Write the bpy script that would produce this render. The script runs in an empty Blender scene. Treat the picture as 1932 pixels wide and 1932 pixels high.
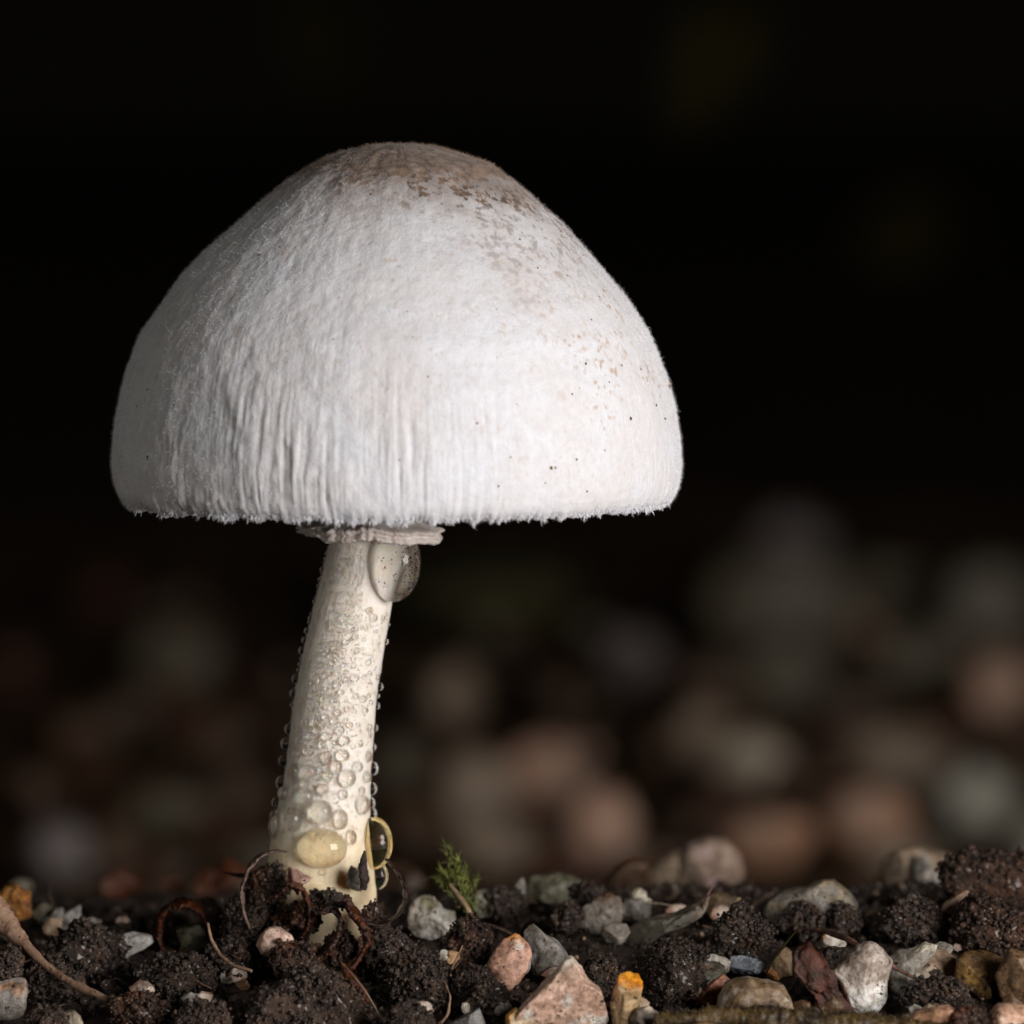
import bpy, bmesh, math, random
import numpy as np
from mathutils import Vector, Matrix

# ---------------------------------------------------------------- units
# everything below is written in millimetres; U turns it into metres
U = 0.001
PITCH = math.radians(4.0)
DIST = 300.0                      # camera to mushroom, mm
K = 49.0                          # photo units (1932 across) per mm at DIST
CP, SP = math.cos(PITCH), math.sin(PITCH)
CAM = np.array([0.0, -DIST * CP, DIST * SP])

scene = bpy.context.scene
COL = scene.collection

# ---------------------------------------------------------------- camera
cd = bpy.data.cameras.new('camera')
cam = bpy.data.objects.new('camera', cd)
COL.objects.link(cam)
cam.location = CAM * U
cam.rotation_euler = (math.radians(90) - PITCH, 0, 0)
cd.sensor_width = 36.0
cd.lens = 36.0 * DIST / (1932 / K)
cd.clip_start = 0.005
cd.clip_end = 20.0
cd.dof.use_dof = True
cd.dof.focus_distance = (DIST - 4.6) * U
cd.dof.aperture_fstop = cd.lens / 4.6       # 4.6 mm wide aperture
cd.dof.aperture_blades = 0
scene.camera = cam

# ---------------------------------------------------------------- world: a dark place
w = bpy.data.worlds.new('World')
scene.world = w
w.use_nodes = True
w.node_tree.nodes['Background'].inputs[0].default_value = (1.0, 0.9, 0.7, 1)
w.node_tree.nodes['Background'].inputs[1].default_value = 0.0018

# ---------------------------------------------------------------- lamps (square softbox right, weak added fill left)
def area_lamp(name, az, el, dist, size, watts, col, target=(-3.0, 0, -3.0), spread=180):
    ld = bpy.data.lights.new(name, 'AREA')
    ld.shape = 'SQUARE'
    ld.size = size * U
    ld.energy = watts
    ld.color = col
    ld.spread = math.radians(spread)
    o = bpy.data.objects.new(name, ld)
    COL.objects.link(o)
    a, e = math.radians(az), math.radians(el)
    t = Vector(target)
    p = t + Vector((math.sin(a) * math.cos(e), -math.cos(a) * math.cos(e), math.sin(e))) * dist
    o.location = p * U
    o.rotation_euler = (t - p).to_track_quat('-Z', 'Y').to_euler()
    return o

area_lamp('softbox_lamp', 41, 8, 275, 140, 1.06, (1.0, 0.955, 0.915), target=(2, 0, -5))
area_lamp('fill_lamp', -62, 8, 130, 80, 0.0035, (1.0, 0.96, 0.86), target=(-8, 0, 2), spread=70)

vs = scene.view_settings
vs.view_transform = 'Standard'
vs.look = 'None'
vs.exposure = 0.0
vs.gamma = 1.0
cy = scene.cycles
cy.use_denoising = True
cy.max_bounces = 10
cy.transmission_bounces = 8
cy.caustics_refractive = True
cy.caustics_reflective = False
cy.sample_clamp_indirect = 8.0
cy.blur_glossy = 0.3

rng = np.random.default_rng(7)
random.seed(7)

# ---------------------------------------------------------------- photo -> place helpers
def s2l(h):
    h = h.lstrip('#')
    out = []
    for i in (0, 2, 4):
        c = int(h[i:i + 2], 16) / 255
        out.append(c / 12.92 if c <= 0.04045 else ((c + 0.055) / 1.055) ** 2.4)
    return tuple(out)

def ray(x, y):
    a, b = (x - 966) / K, (966 - y) / K
    return np.array([a, DIST * CP + b * SP, -DIST * SP + b * CP])

def at(x, y, Y):
    d = ray(x, y)
    t = (Y - CAM[1]) / d[1]
    return CAM + d * t

def px(Y):                         # mm per photo unit at depth Y
    return (Y - CAM[1]) / (DIST * CP) / K

# ---------------------------------------------------------------- numpy noise
def _hash(ix, iy, iz, seed):
    h = (ix.astype(np.int64) * 374761393 + iy.astype(np.int64) * 668265263 + iz.astype(np.int64) * 2147483647 + seed * 974711) & 0xFFFFFFFF
    h = ((h ^ (h >> 13)) * 1274126177) & 0xFFFFFFFF
    h = ((h ^ (h >> 16)) * 2246822519) & 0xFFFFFFFF
    h = h ^ (h >> 13)
    return (h & 0xFFFFFF) / float(0xFFFFFF)

def vnoise(p, seed=0):             # -1..1
    i = np.floor(p).astype(np.int64)
    f = p - i
    f = f * f * f * (f * (f * 6 - 15) + 10)
    r = 0
    for dx in (0, 1):
        wx = f[..., 0] if dx else 1 - f[..., 0]
        for dy in (0, 1):
            wy = f[..., 1] if dy else 1 - f[..., 1]
            for dz in (0, 1):
                wz = f[..., 2] if dz else 1 - f[..., 2]
                r = r + wx * wy * wz * _hash(i[..., 0] + dx, i[..., 1] + dy, i[..., 2] + dz, seed)
    return r * 2 - 1

def fbm(p, octaves=4, seed=0, gain=0.5):
    a, r, n = 1.0, 0, 0
    q = np.array(p, float)
    for k in range(octaves):
        r = r + a * vnoise(q + 17.3 * k, seed + k)
        n += a
        a *= gain
        q = q * 2.03
    return r / n

def worley(p, seed=0):             # F1 distance
    i = np.floor(p).astype(np.int64)
    best = np.full(p.shape[:-1], 9.0)
    for dx in (-1, 0, 1):
        for dy in (-1, 0, 1):
            for dz in (-1, 0, 1):
                c = i + np.array([dx, dy, dz])
                fx = c[..., 0] + _hash(c[..., 0], c[..., 1], c[..., 2], seed)
                fy = c[..., 1] + _hash(c[..., 0], c[..., 1], c[..., 2], seed + 11)
                fz = c[..., 2] + _hash(c[..., 0], c[..., 1], c[..., 2], seed + 23)
                d = (fx - p[..., 0]) ** 2 + (fy - p[..., 1]) ** 2 + (fz - p[..., 2]) ** 2
                best = np.minimum(best, d)
    return np.sqrt(best)

def xyz(*a):
    return np.stack(np.broadcast_arrays(*a), -1).astype(float)

# ---------------------------------------------------------------- mesh helpers
def mesh(name, v, faces, smooth=True, attrs=None):
    """v (n,3) in mm; faces = list of int arrays (m,3) / (m,4)"""
    me = bpy.data.meshes.new(name)
    v = np.asarray(v, np.float32) * U
    faces = [np.asarray(f, np.int32) for f in faces if len(f)]
    me.vertices.add(len(v))
    me.vertices.foreach_set('co', v.ravel())
    idx = np.concatenate([f.ravel() for f in faces])
    tot = np.concatenate([np.full(len(f), f.shape[1], np.int32) for f in faces])
    start = np.concatenate([[0], np.cumsum(tot)[:-1]]).astype(np.int32)
    me.loops.add(len(idx))
    me.loops.foreach_set('vertex_index', idx)
    me.polygons.add(len(tot))
    me.polygons.foreach_set('loop_start', start)
    me.polygons.foreach_set('loop_total', tot)
    me.polygons.foreach_set('use_smooth', np.full(len(tot), smooth))
    me.update(calc_edges=True)
    me.validate()
    for k, a in (attrs or {}).items():
        at_ = me.attributes.new(k, 'FLOAT', 'POINT')
        at_.data.foreach_set('value', np.asarray(a, np.float32).ravel())
    return me

def link(name, me, material=None, parent=None, loc=None):
    o = bpy.data.objects.new(name, me)
    COL.objects.link(o)
    if material is not None:
        me.materials.clear()
        me.materials.append(material)
    if loc is not None:
        o.location = np.asarray(loc, float) * U
    if parent is not None:
        o.parent = parent
    return o

def tag(o, label=None, cat=None, group=None, kind=None):
    for k, v in (('label', label), ('category', cat), ('group', group), ('kind', kind)):
        if v:
            o[k] = v
    return o

def empty(name, loc):
    o = bpy.data.objects.new(name, None)
    COL.objects.link(o)
    o.location = np.asarray(loc, float) * U
    o.empty_display_size = 0.002
    return o

_ico = {}
def ico(sub):
    if sub not in _ico:
        bm = bmesh.new()
        bmesh.ops.create_icosphere(bm, subdivisions=sub, radius=1)
        bm.verts.ensure_lookup_table()
        v = np.array([x.co[:] for x in bm.verts])
        f = np.array([[a.index for a in x.verts] for x in bm.faces])
        bm.free()
        _ico[sub] = (v, f)
    return _ico[sub]

def grid_faces(n, m, wrap=False):      # n rows, m columns
    r = np.arange(n - 1)[:, None]
    c = np.arange(m if wrap else m - 1)[None, :]
    c2 = (c + 1) % m
    return np.stack(np.broadcast_arrays(r * m + c, r * m + c2, (r + 1) * m + c2, (r + 1) * m + c), -1).reshape(-1, 4)

def rand_rot(n):
    q = rng.normal(size=(n, 4))
    q /= np.linalg.norm(q, axis=1)[:, None]
    a, b, c, d = q.T
    return np.stack([np.stack([1 - 2 * (c * c + d * d), 2 * (b * c - a * d), 2 * (b * d + a * c)], -1),
                     np.stack([2 * (b * c + a * d), 1 - 2 * (b * b + d * d), 2 * (c * d - a * b)], -1),
                     np.stack([2 * (b * d - a * c), 2 * (c * d + a * b), 1 - 2 * (b * b + c * c)], -1)], 1)

def scatter(pos, rad, sub=1, rough=0.25, squash=0.35):
    """lumps of soil or grit at pos (n,3) with radius rad (n): verts, faces of one mesh"""
    bv, bf = ico(sub)
    n = len(pos)
    R = rand_rot(n)
    sc = 1 - squash * rng.random((n, 1, 3))
    jit = 1 + rough * (rng.random((n, len(bv), 1)) - 0.5) * 2
    v = bv[None] * sc * jit
    v = np.einsum('nij,nkj->nki', R, v) * rad[:, None, None] + pos[:, None, :]
    f = bf[None] + (np.arange(n) * len(bv))[:, None, None]
    return v.reshape(-1, 3), f.reshape(-1, 3)

# ---------------------------------------------------------------- materials
def new_mat(name):
    m = bpy.data.materials.new(name)
    m.use_nodes = True
    nt = m.node_tree
    return m, nt, nt.nodes['Principled BSDF']

def N(nt, t, **kw):
    n = nt.nodes.new(t)
    for k, v in kw.items():
        setattr(n, k, v)
    return n

def coords(nt, seed=0.0):
    tc = N(nt, 'ShaderNodeTexCoord')
    mp = N(nt, 'ShaderNodeMapping')
    mp.inputs['Scale'].default_value = (1 / U,) * 3
    mp.inputs['Location'].default_value = (seed * 3.7, seed * 1.9 + 3, seed * 5.1)
    nt.links.new(tc.outputs['Object'], mp.inputs['Vector'])
    return mp.outputs[0]

def noise(nt, vec, scale, detail=4, rough=0.55):
    n = N(nt, 'ShaderNodeTexNoise')
    n.inputs['Scale'].default_value = scale
    n.inputs['Detail'].default_value = detail
    n.inputs['Roughness'].default_value = rough
    nt.links.new(vec, n.inputs['Vector'])
    return n.outputs['Fac']

def ramp(nt, fac, lo, hi):
    r = N(nt, 'ShaderNodeMapRange')
    r.interpolation_type = 'SMOOTHSTEP'
    r.inputs['From Min'].default_value = lo
    r.inputs['From Max'].default_value = hi
    nt.links.new(fac, r.inputs['Value'])
    return r.outputs['Result']

def mix(nt, fac, a, b, mode='MIX'):
    m = N(nt, 'ShaderNodeMix', data_type='RGBA', blend_type=mode)
    if isinstance(fac, float):
        m.inputs[0].default_value = fac
    else:
        nt.links.new(fac, m.inputs[0])
    for s, i in ((a, 6), (b, 7)):
        if isinstance(s, tuple):
            m.inputs[i].default_value = s[:3] + (1,)
        else:
            nt.links.new(s, m.inputs[i])
    return m.outputs[2]

def bump(nt, bs, fac, dist, strength=1.0):
    b = N(nt, 'ShaderNodeBump')
    b.inputs['Strength'].default_value = strength
    b.inputs['Distance'].default_value = dist * U
    nt.links.new(fac, b.inputs['Height'])
    nt.links.new(b.outputs[0], bs.inputs['Normal'])

def math_(nt, op, a, b):
    m = N(nt, 'ShaderNodeMath', operation=op)
    for i, s in enumerate((a, b)):
        if isinstance(s, (int, float)):
            m.inputs[i].default_value = s
        else:
            nt.links.new(s, m.inputs[i])
    return m.outputs[0]

def sss(bs, weight, radius, scale=1.0):
    bs.inputs['Subsurface Weight'].default_value = weight
    bs.inputs['Subsurface Radius'].default_value = radius
    bs.inputs['Subsurface Scale'].default_value = scale * U

_seed = [0]
def stone_mat(name, c1, c2, c3=None, dirt=0.35, rough=0.42, glow=0.28, scale=0.55, grain=1.0, end=None):
    """quartz and feldspar grains: colour patches, fine mottling, dark dirt specks"""
    _seed[0] += 1
    sd = _seed[0]
    m, nt, bs = new_mat(name)
    c = coords(nt, sd)
    p1 = ramp(nt, noise(nt, c, scale, 3), 0.42, 0.58)
    col = mix(nt, p1, s2l(c1), s2l(c2))
    if c3:
        c_b = coords(nt, sd + 40.3)
        col = mix(nt, ramp(nt, noise(nt, c_b, scale * 1.3, 3), 0.54, 0.64), col, s2l(c3))
    if end:                                    # (colour, height from, height to) in mm above the stone's foot
        tc0 = N(nt, 'ShaderNodeTexCoord')
        sx0 = N(nt, 'ShaderNodeSeparateXYZ')
        nt.links.new(tc0.outputs['Object'], sx0.inputs[0])
        zz = math_(nt, 'ADD', math_(nt, 'MULTIPLY', sx0.outputs[2], 1 / U), math_(nt, 'MULTIPLY', noise(nt, c, 1.1, 4), 1.2))
        r0 = N(nt, 'ShaderNodeMapRange', interpolation_type='SMOOTHSTEP')
        up = end[2] > end[1]
        r0.inputs['From Min'].default_value = min(end[1], end[2]) + 0.6
        r0.inputs['From Max'].default_value = max(end[1], end[2]) + 0.6
        r0.inputs['To Min'].default_value = 0.0 if up else 1.0
        r0.inputs['To Max'].default_value = 1.0 if up else 0.0
        nt.links.new(zz, r0.inputs['Value'])
        col = mix(nt, r0.outputs[0], col, s2l(end[0]))
    fine = noise(nt, c, 3.2, 6, 0.65)
    col = mix(nt, ramp(nt, fine, 0.38, 0.66), mix(nt, 1.0, col, (1.12, 1.12, 1.12), 'MULTIPLY'), mix(nt, 1.0, col, (0.55, 0.50, 0.46), 'MULTIPLY'))
    sp = ramp(nt, noise(nt, c, 3.4, 5, 0.7), 0.66 - 0.16 * dirt, 0.69 - 0.14 * dirt)
    col = mix(nt, sp, col, s2l('#2a1c12'))
    film = ramp(nt, noise(nt, coords(nt, sd + 9.1), 0.8, 5, 0.7), 0.45, 0.75)
    col = mix(nt, math_(nt, 'MULTIPLY', film, min(1.0, dirt + 0.22)), col, s2l('#5a4632'))
    nt.links.new(col, bs.inputs['Base Color'])
    rr0 = N(nt, 'ShaderNodeMapRange')
    rr0.inputs['To Min'].default_value = rough - 0.22
    rr0.inputs['To Max'].default_value = rough + 0.2
    nt.links.new(noise(nt, c, 1.7, 4, 0.7), rr0.inputs['Value'])
    nt.links.new(rr0.outputs[0], bs.inputs['Roughness'])
    bs.inputs['Specular IOR Level'].default_value = 0.5
    sss(bs, glow, (1.0, 0.8, 0.6), 0.8)
    bump(nt, bs, math_(nt, 'ADD', fine, math_(nt, 'MULTIPLY', noise(nt, c, 9, 3), 0.4)), 0.10 * grain, 0.8)
    return m

def soil_mat(name, dark, light, warm, rough=0.5, seed=3):
    m, nt, bs = new_mat(name)
    c = coords(nt, seed)
    col = mix(nt, ramp(nt, noise(nt, c, 1.6, 6, 0.7), 0.35, 0.7), s2l(dark), s2l(light))
    col = mix(nt, ramp(nt, noise(nt, c, 0.7, 4, 0.6), 0.56, 0.7), col, s2l(warm))
    painted_glint = ramp(nt, noise(nt, c, 6, 3), 0.66, 0.70)
    col = mix(nt, painted_glint, col, s2l('#9a8a7c'))  # pale sparkle points painted into the base colour
    nt.links.new(col, bs.inputs['Base Color'])
    r = N(nt, 'ShaderNodeMapRange')
    r.inputs['To Min'].default_value = rough - 0.28
    r.inputs['To Max'].default_value = rough + 0.25
    nt.links.new(noise(nt, c, 2.4, 3), r.inputs['Value'])
    nt.links.new(r.outputs[0], bs.inputs['Roughness'])
    bs.inputs['Coat Weight'].default_value = 0.3
    bs.inputs['Coat Roughness'].default_value = 0.12
    bump(nt, bs, noise(nt, c, 6, 6, 0.75), 0.22, 1.0)
    return m

def bark_mat(name, a, b, rough=0.45, seed=1, glow=0.0):
    m, nt, bs = new_mat(name)
    c = coords(nt, seed)
    col = mix(nt, ramp(nt, noise(nt, c, 1.5, 6, 0.7), 0.35, 0.65), s2l(a), s2l(b))
    col = mix(nt, ramp(nt, noise(nt, c, 5, 3), 0.62, 0.72), col, s2l('#1a100b'))
    nt.links.new(col, bs.inputs['Base Color'])
    bs.inputs['Roughness'].default_value = rough
    if glow:
        sss(bs, glow, (1, 0.5, 0.25), 0.3)
    bump(nt, bs, noise(nt, c, 5, 6, 0.7), 0.12, 0.9)
    return m

M = {}
# mushroom cap
m, nt, bs = new_mat('cap_skin')
c = coords(nt)
at_ = N(nt, 'ShaderNodeAttribute', attribute_name='tan')
at2 = N(nt, 'ShaderNodeAttribute', attribute_name='fleck')
fn = noise(nt, c, 3.0, 6, 0.7)
white = mix(nt, ramp(nt, noise(nt, c, 0.35, 3), 0.35, 0.7), (0.77, 0.755, 0.78), (0.80, 0.815, 0.87))
white = mix(nt, ramp(nt, fn, 0.3, 0.7), white, mix(nt, 1.0, white, (0.90, 0.89, 0.88), 'MULTIPLY'))
tan = mix(nt, ramp(nt, noise(nt, c, 2.2, 5, 0.7), 0.35, 0.65), s2l('#8f7868'), s2l('#574538'))
col = mix(nt, at_.outputs['Fac'], white, tan)
col = mix(nt, at2.outputs['Fac'], col, s2l('#b8936a'))
nt.links.new(col, bs.inputs['Base Color'])
bs.inputs['Roughness'].default_value = 0.75
bs.inputs['Specular IOR Level'].default_value = 0.25
bs.inputs['Sheen Weight'].default_value = 0.15
sss(bs, 0.45, (1.0, 0.85, 0.72), 0.5)
bump(nt, bs, math_(nt, 'ADD', fn, math_(nt, 'MULTIPLY', noise(nt, c, 12, 3), 0.5)), 0.055, 0.7)
M['cap'] = m
m, nt, bs = new_mat('cap_fibres')
ta = N(nt, 'ShaderNodeAttribute', attribute_name='tan')
nt.links.new(mix(nt, ta.outputs['Fac'], (0.80, 0.80, 0.85), s2l('#8a7464')), bs.inputs['Base Color'])
bs.inputs['Roughness'].default_value = 0.8
bs.inputs['Specular IOR Level'].default_value = 0.2
M['fuzz'] = m
m, nt, bs = new_mat('stem_flesh')
c = coords(nt)
sp_ = N(nt, 'ShaderNodeSeparateXYZ')
nt.links.new(c, sp_.inputs[0])
low = ramp(nt, math_(nt, 'ADD', sp_.outputs[2], noise(nt, c, 0.8, 3)), 7.0, 3.6)
r_ = N(nt, 'ShaderNodeMapRange', interpolation_type='SMOOTHSTEP')
for k_, v_ in (('From Min', 3.2), ('From Max', 7.2), ('To Min', 1.0), ('To Max', 0.0)):
    r_.inputs[k_].default_value = v_
nt.links.new(math_(nt, 'ADD', sp_.outputs[2], noise(nt, c, 0.8, 3)), r_.inputs['Value'])
col = mix(nt, r_.outputs[0], (0.86, 0.80, 0.73), (0.87, 0.72, 0.48))
col = mix(nt, ramp(nt, noise(nt, c, 2.5, 5), 0.4, 0.75), col, mix(nt, 1.0, col, (0.86, 0.82, 0.77), 'MULTIPLY'))
nt.links.new(col, bs.inputs['Base Color'])
bs.inputs['Roughness'].default_value = 0.5
sss(bs, 0.4, (1.0, 0.7, 0.45), 0.6)
bump(nt, bs, noise(nt, c, 9, 5, 0.7), 0.04, 0.6)
M['stem'] = m
m, nt, bs = new_mat('ring_membrane')
c = coords(nt)
col = mix(nt, ramp(nt, noise(nt, c, 2.5, 5), 0.35, 0.7), (0.84, 0.76, 0.72), (0.68, 0.58, 0.54))
nt.links.new(col, bs.inputs['Base Color'])
bs.inputs['Roughness'].default_value = 0.6
sss(bs, 0.4, (1.0, 0.7, 0.5), 0.4)
bump(nt, bs, noise(nt, c, 7, 5, 0.7), 0.06, 0.8)
M['ring'] = m
def water(name, col):
    m, nt, bs = new_mat(name)
    bs.inputs['Base Color'].default_value = col + (1,)
    bs.inputs['Roughness'].default_value = 0.0
    bs.inputs['IOR'].default_value = 1.34
    bs.inputs['Transmission Weight'].default_value = 1.0
    return m
M['water'] = water('clear_water', (0.99, 0.98, 0.96))
M['amber'] = water('amber_water', (1.0, 0.84, 0.50))
M['pale_amber'] = water('pale_amber_water', (1.0, 0.92, 0.72))
M['soil'] = soil_mat('dark_soil', '#1e140d', '#402e22', '#4a301c')
_nt = M['soil'].node_tree
_b = _nt.nodes['Principled BSDF']
_src = _b.inputs['Base Color'].links[0].from_socket
_la = N(_nt, 'ShaderNodeAttribute', attribute_name='litter')  # weight only lightens the far soil colour, in place of stronger light
_lc = coords(_nt, 21)
_far_light = mix(_nt, ramp(_nt, noise(_nt, _lc, 0.12, 5, 0.6), 0.38, 0.62), s2l('#38230f'), s2l('#7a5c40'))
_nt.links.new(mix(_nt, _la.outputs['Fac'], _src, _far_light), _b.inputs['Base Color'])
M['clod'] = soil_mat('crumbly_clod', '#211812', '#57453a', '#4e3420', 0.36, 8)
M['clod_brown'] = soil_mat('brown_clod', '#2c1f17', '#675245', '#5a3d28', 0.42, 12)
M['clod_red'] = soil_mat('reddish_clod', '#281911', '#5e4130', '#673a20', 0.36, 15)
M['grit'] = stone_mat('mixed_grit', '#b89c80', '#8d8780', '#b06a30', dirt=0.5, scale=0.9)
M['husk'] = bark_mat('wet_brown_husk', '#1c100c', '#3a2018', 0.3, 2)
M['rust'] = bark_mat('rusty_husk', '#27120b', '#5c2c12', 0.3, 4)
M['grey_husk'] = bark_mat('greyish_husk', '#4a3830', '#7b655c', 0.45, 5)
M['twig'] = bark_mat('dry_twig', '#7d5c48', '#a5866e', 0.55, 6)
M['twig_dark'] = bark_mat('purplish_twig', '#4d352e', '#8a6654', 0.4, 7)
M['bark'] = bark_mat('dark_red_bark', '#2c1610', '#5c2e1e', 0.4, 9)
M['pink_flake'] = bark_mat('pink_flake', '#6e5048', '#96786c', 0.5, 10)
M['fibre'] = bark_mat('pale_fibre', '#9a8a76', '#b8a890', 0.5, 11)
m, nt, bs = new_mat('moss_green')
c = coords(nt)
nt.links.new(mix(nt, ramp(nt, noise(nt, c, 1.2, 3), 0.35, 0.65), s2l('#5c6a20'), s2l('#9aa548')), bs.inputs['Base Color'])
bs.inputs['Roughness'].default_value = 0.5
bs.inputs['Transmission Weight'].default_value = 0.0
sss(bs, 0.3, (0.6, 1.0, 0.2), 0.2)
M['moss'] = m
m, nt, bs = new_mat('brown_moss')
c = coords(nt)
nt.links.new(mix(nt, ramp(nt, noise(nt, c, 1.4, 4), 0.35, 0.65), s2l('#261a0d'), s2l('#55421f')), bs.inputs['Base Color'])
bs.inputs['Roughness'].default_value = 0.6
M['brown_moss'] = m
M['leaf'] = bark_mat('dark_leaf', '#241f0d', '#2d2710', 0.8, 14)
M['leaf'].node_tree.nodes['Principled BSDF'].inputs['Specular IOR Level'].default_value = 0.05
M['cushion'] = bark_mat('dark_cushion_moss', '#3a3618', '#46401f', 0.8, 16)

# ---------------------------------------------------------------- the ground
_TY = [-3000, -60, -30, -12, -4, 0, 6, 12, 20, 35, 60, 95, 3000]
_TZ = [-33, -31, -25, -19.4, -17.5, -16.6, -16.0, -16.2, -16.95, -18.6, -25, -35, -36]
def hbase(X, Y):
    z = np.interp(Y, _TY, _TZ)
    near = np.exp(-(np.clip(np.abs(Y) - 8, 0, None) / 14) ** 2)
    tilt = np.clip(X, -25, 25) * 0.028 * near
    far = np.clip((Y - 60) / 60, 0, 1)
    p = xyz(X * 0.012, Y * 0.012, 0.5)
    return z + tilt + far * 3.0 * vnoise(p, 5)

def hit(x, y):
    d = ray(x, y)
    t = np.linspace(0.8, 4.5, 4000)
    P = CAM[None] + d[None] * t[:, None]
    below = P[:, 2] < hbase(P[:, 0], P[:, 1])
    k = np.argmax(below) if below.any() else len(t) - 1
    return P[k]

def hfine(X, Y):
    near = np.clip(1 - (np.abs(Y) - 25) / 20, 0, 1)
    p = xyz(X, Y, 0.0)
    z = 0.55 * fbm(p * 0.35, 3, 31)
    cell = np.clip(1 - worley(p * 0.9, 3), 0, 1) * 0.55 + np.clip(1 - worley(p * 2.6, 9), 0, 1) * 0.22
    return near * (z + cell) + (1 - near) * 2.2 * fbm(p * 0.11, 3, 77)

xs = np.concatenate([-np.geomspace(1500, 24, 45), np.arange(-23.8, 23.8, 0.15), np.geomspace(24, 1500, 45)])
ys = np.concatenate([-np.geomspace(1200, 17, 30), np.arange(-16.8, 26, 0.15), np.geomspace(26.2, 2500, 150)])
GX, GY = np.meshgrid(xs, ys)
GZ = hbase(GX, GY) + hfine(GX, GY) - 0.75
gm = mesh('ground', xyz(GX, GY, GZ).reshape(-1, 3), [grid_faces(len(ys), len(xs))], attrs={'litter': np.clip((GY - 45) / 60, 0, 1)})  # attribute raises the painted brightness of the ground towards the back
tag(link('ground', gm, M['soil']), 'dark crumbly soil under the stones', kind='structure')

# soil crumbs and grit nobody could count
n = 6500
X = rng.uniform(-22, 22, n); Y = rng.uniform(-13, 16, n)
R_ = np.clip(rng.lognormal(-1.95, 0.5, n), 0.05, 0.5)
Z = hbase(X, Y) + hfine(X, Y) - 0.75 + R_ * 0.3
v, f = scatter(xyz(X, Y, Z), R_, 1, 0.34, 0.5)
tag(link('soil_crumbs', mesh('soil_crumbs', v, [f]), M['clod']), 'fine dark soil crumbs strewn between the stones', 'soil', kind='stuff')
n = 200
X = rng.uniform(-22, 22, n); Y = rng.uniform(-13, 14, n)
R_ = np.clip(rng.lognormal(-2.1, 0.4, n), 0.06, 0.3)
v, f = scatter(xyz(X, Y, hbase(X, Y) + hfine(X, Y) - 0.75 + R_ * 0.9), R_, 1, 0.25, 0.5)
tag(link('sand_grit', mesh('sand_grit', v, [f]), M['grit']), 'pale mineral grit scattered over the dark soil', 'grit', kind='stuff')

# ---------------------------------------------------------------- the mushroom
CX = (752 - 966) / K
base = at(605, 1800, 0.0)
mushroom = empty('mushroom', (base[0], 0, base[2]))
tag(mushroom, 'white dome-capped mushroom with a pale beaded stem rising from dark gravel', 'mushroom')
BASE = np.array([base[0], 0, base[2]])

# cap outline read from the photograph: y, x on the left, x on the right
_L = np.array([(270.5, 752), (271.5, 720), (276, 690), (286, 644), (300, 608), (319, 576), (343, 540), (369, 508), (432, 436), (473, 389), (515, 347), (580, 303), (624, 270), (710, 238), (799, 221), (866, 213), (899, 216), (922, 221), (937, 229), (948, 243)], float)
_Rr = np.array([(270.5, 752), (271.5, 785), (276, 822), (286, 860), (297, 893), (308, 927), (319, 940), (360, 992), (423, 1063), (491, 1123), (565, 1182), (627, 1221), (710, 1256), (770, 1273), (814, 1281), (870, 1288), (902, 1286), (922, 1281), (937, 1273), (948, 1258)], float)
ny_, nth = 350, 1080
def arc_resample(a, n):
    d = np.concatenate([[0], np.cumsum(np.hypot(np.diff(a[:, 0]), np.diff(a[:, 1])))])
    # Catmull-like smoothing: resample densely then blur
    t = np.linspace(0, d[-1], 900)
    y = np.interp(t, d, a[:, 0]); x = np.interp(t, d, a[:, 1])
    k = np.hanning(21); k /= k.sum()
    yp = np.concatenate([2 * y[0] - y[10:0:-1], y, 2 * y[-1] - y[-2:-12:-1]])
    xp = np.concatenate([2 * x[0] - x[10:0:-1], x, 2 * x[-1] - x[-2:-12:-1]])
    y = np.convolve(yp, k, 'valid'); x = np.convolve(xp, k, 'valid')
    s = np.linspace(0, 899, n)
    return np.interp(s, np.arange(900), y), np.interp(s, np.arange(900), x)
yl, xl = arc_resample(_L, ny_)
yr, xr = arc_resample(_Rr, ny_)
rl, rr = (752 - xl) / K, (xr - 752) / K
zl, zr = (966 - yl) / K, (966 - yr) / K
th = np.linspace(0, 2 * np.pi, nth, endpoint=False)
wR = (0.5 + 0.5 * np.cos(th))[None, :]
T = np.linspace(0, 1, ny_)[:, None]
Rg = rl[:, None] * (1 - wR) + rr[:, None] * wR
Zg = zl[:, None] * (1 - wR) + zr[:, None] * wR
Rg[0] = 0
ct, st = np.cos(th)[None, :], np.sin(th)[None, :]
P0 = xyz(Rg * ct, Rg * st, Zg + 0 * ct)
# normals of the plain dome
dR = np.gradient(Rg, axis=0); dZ = np.gradient(Zg, axis=0)
ln = np.hypot(dR, dZ) + 1e-9
nr, nz = -dZ / ln, dR / ln
NRM = xyz(nr * ct, nr * st, nz)
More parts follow.
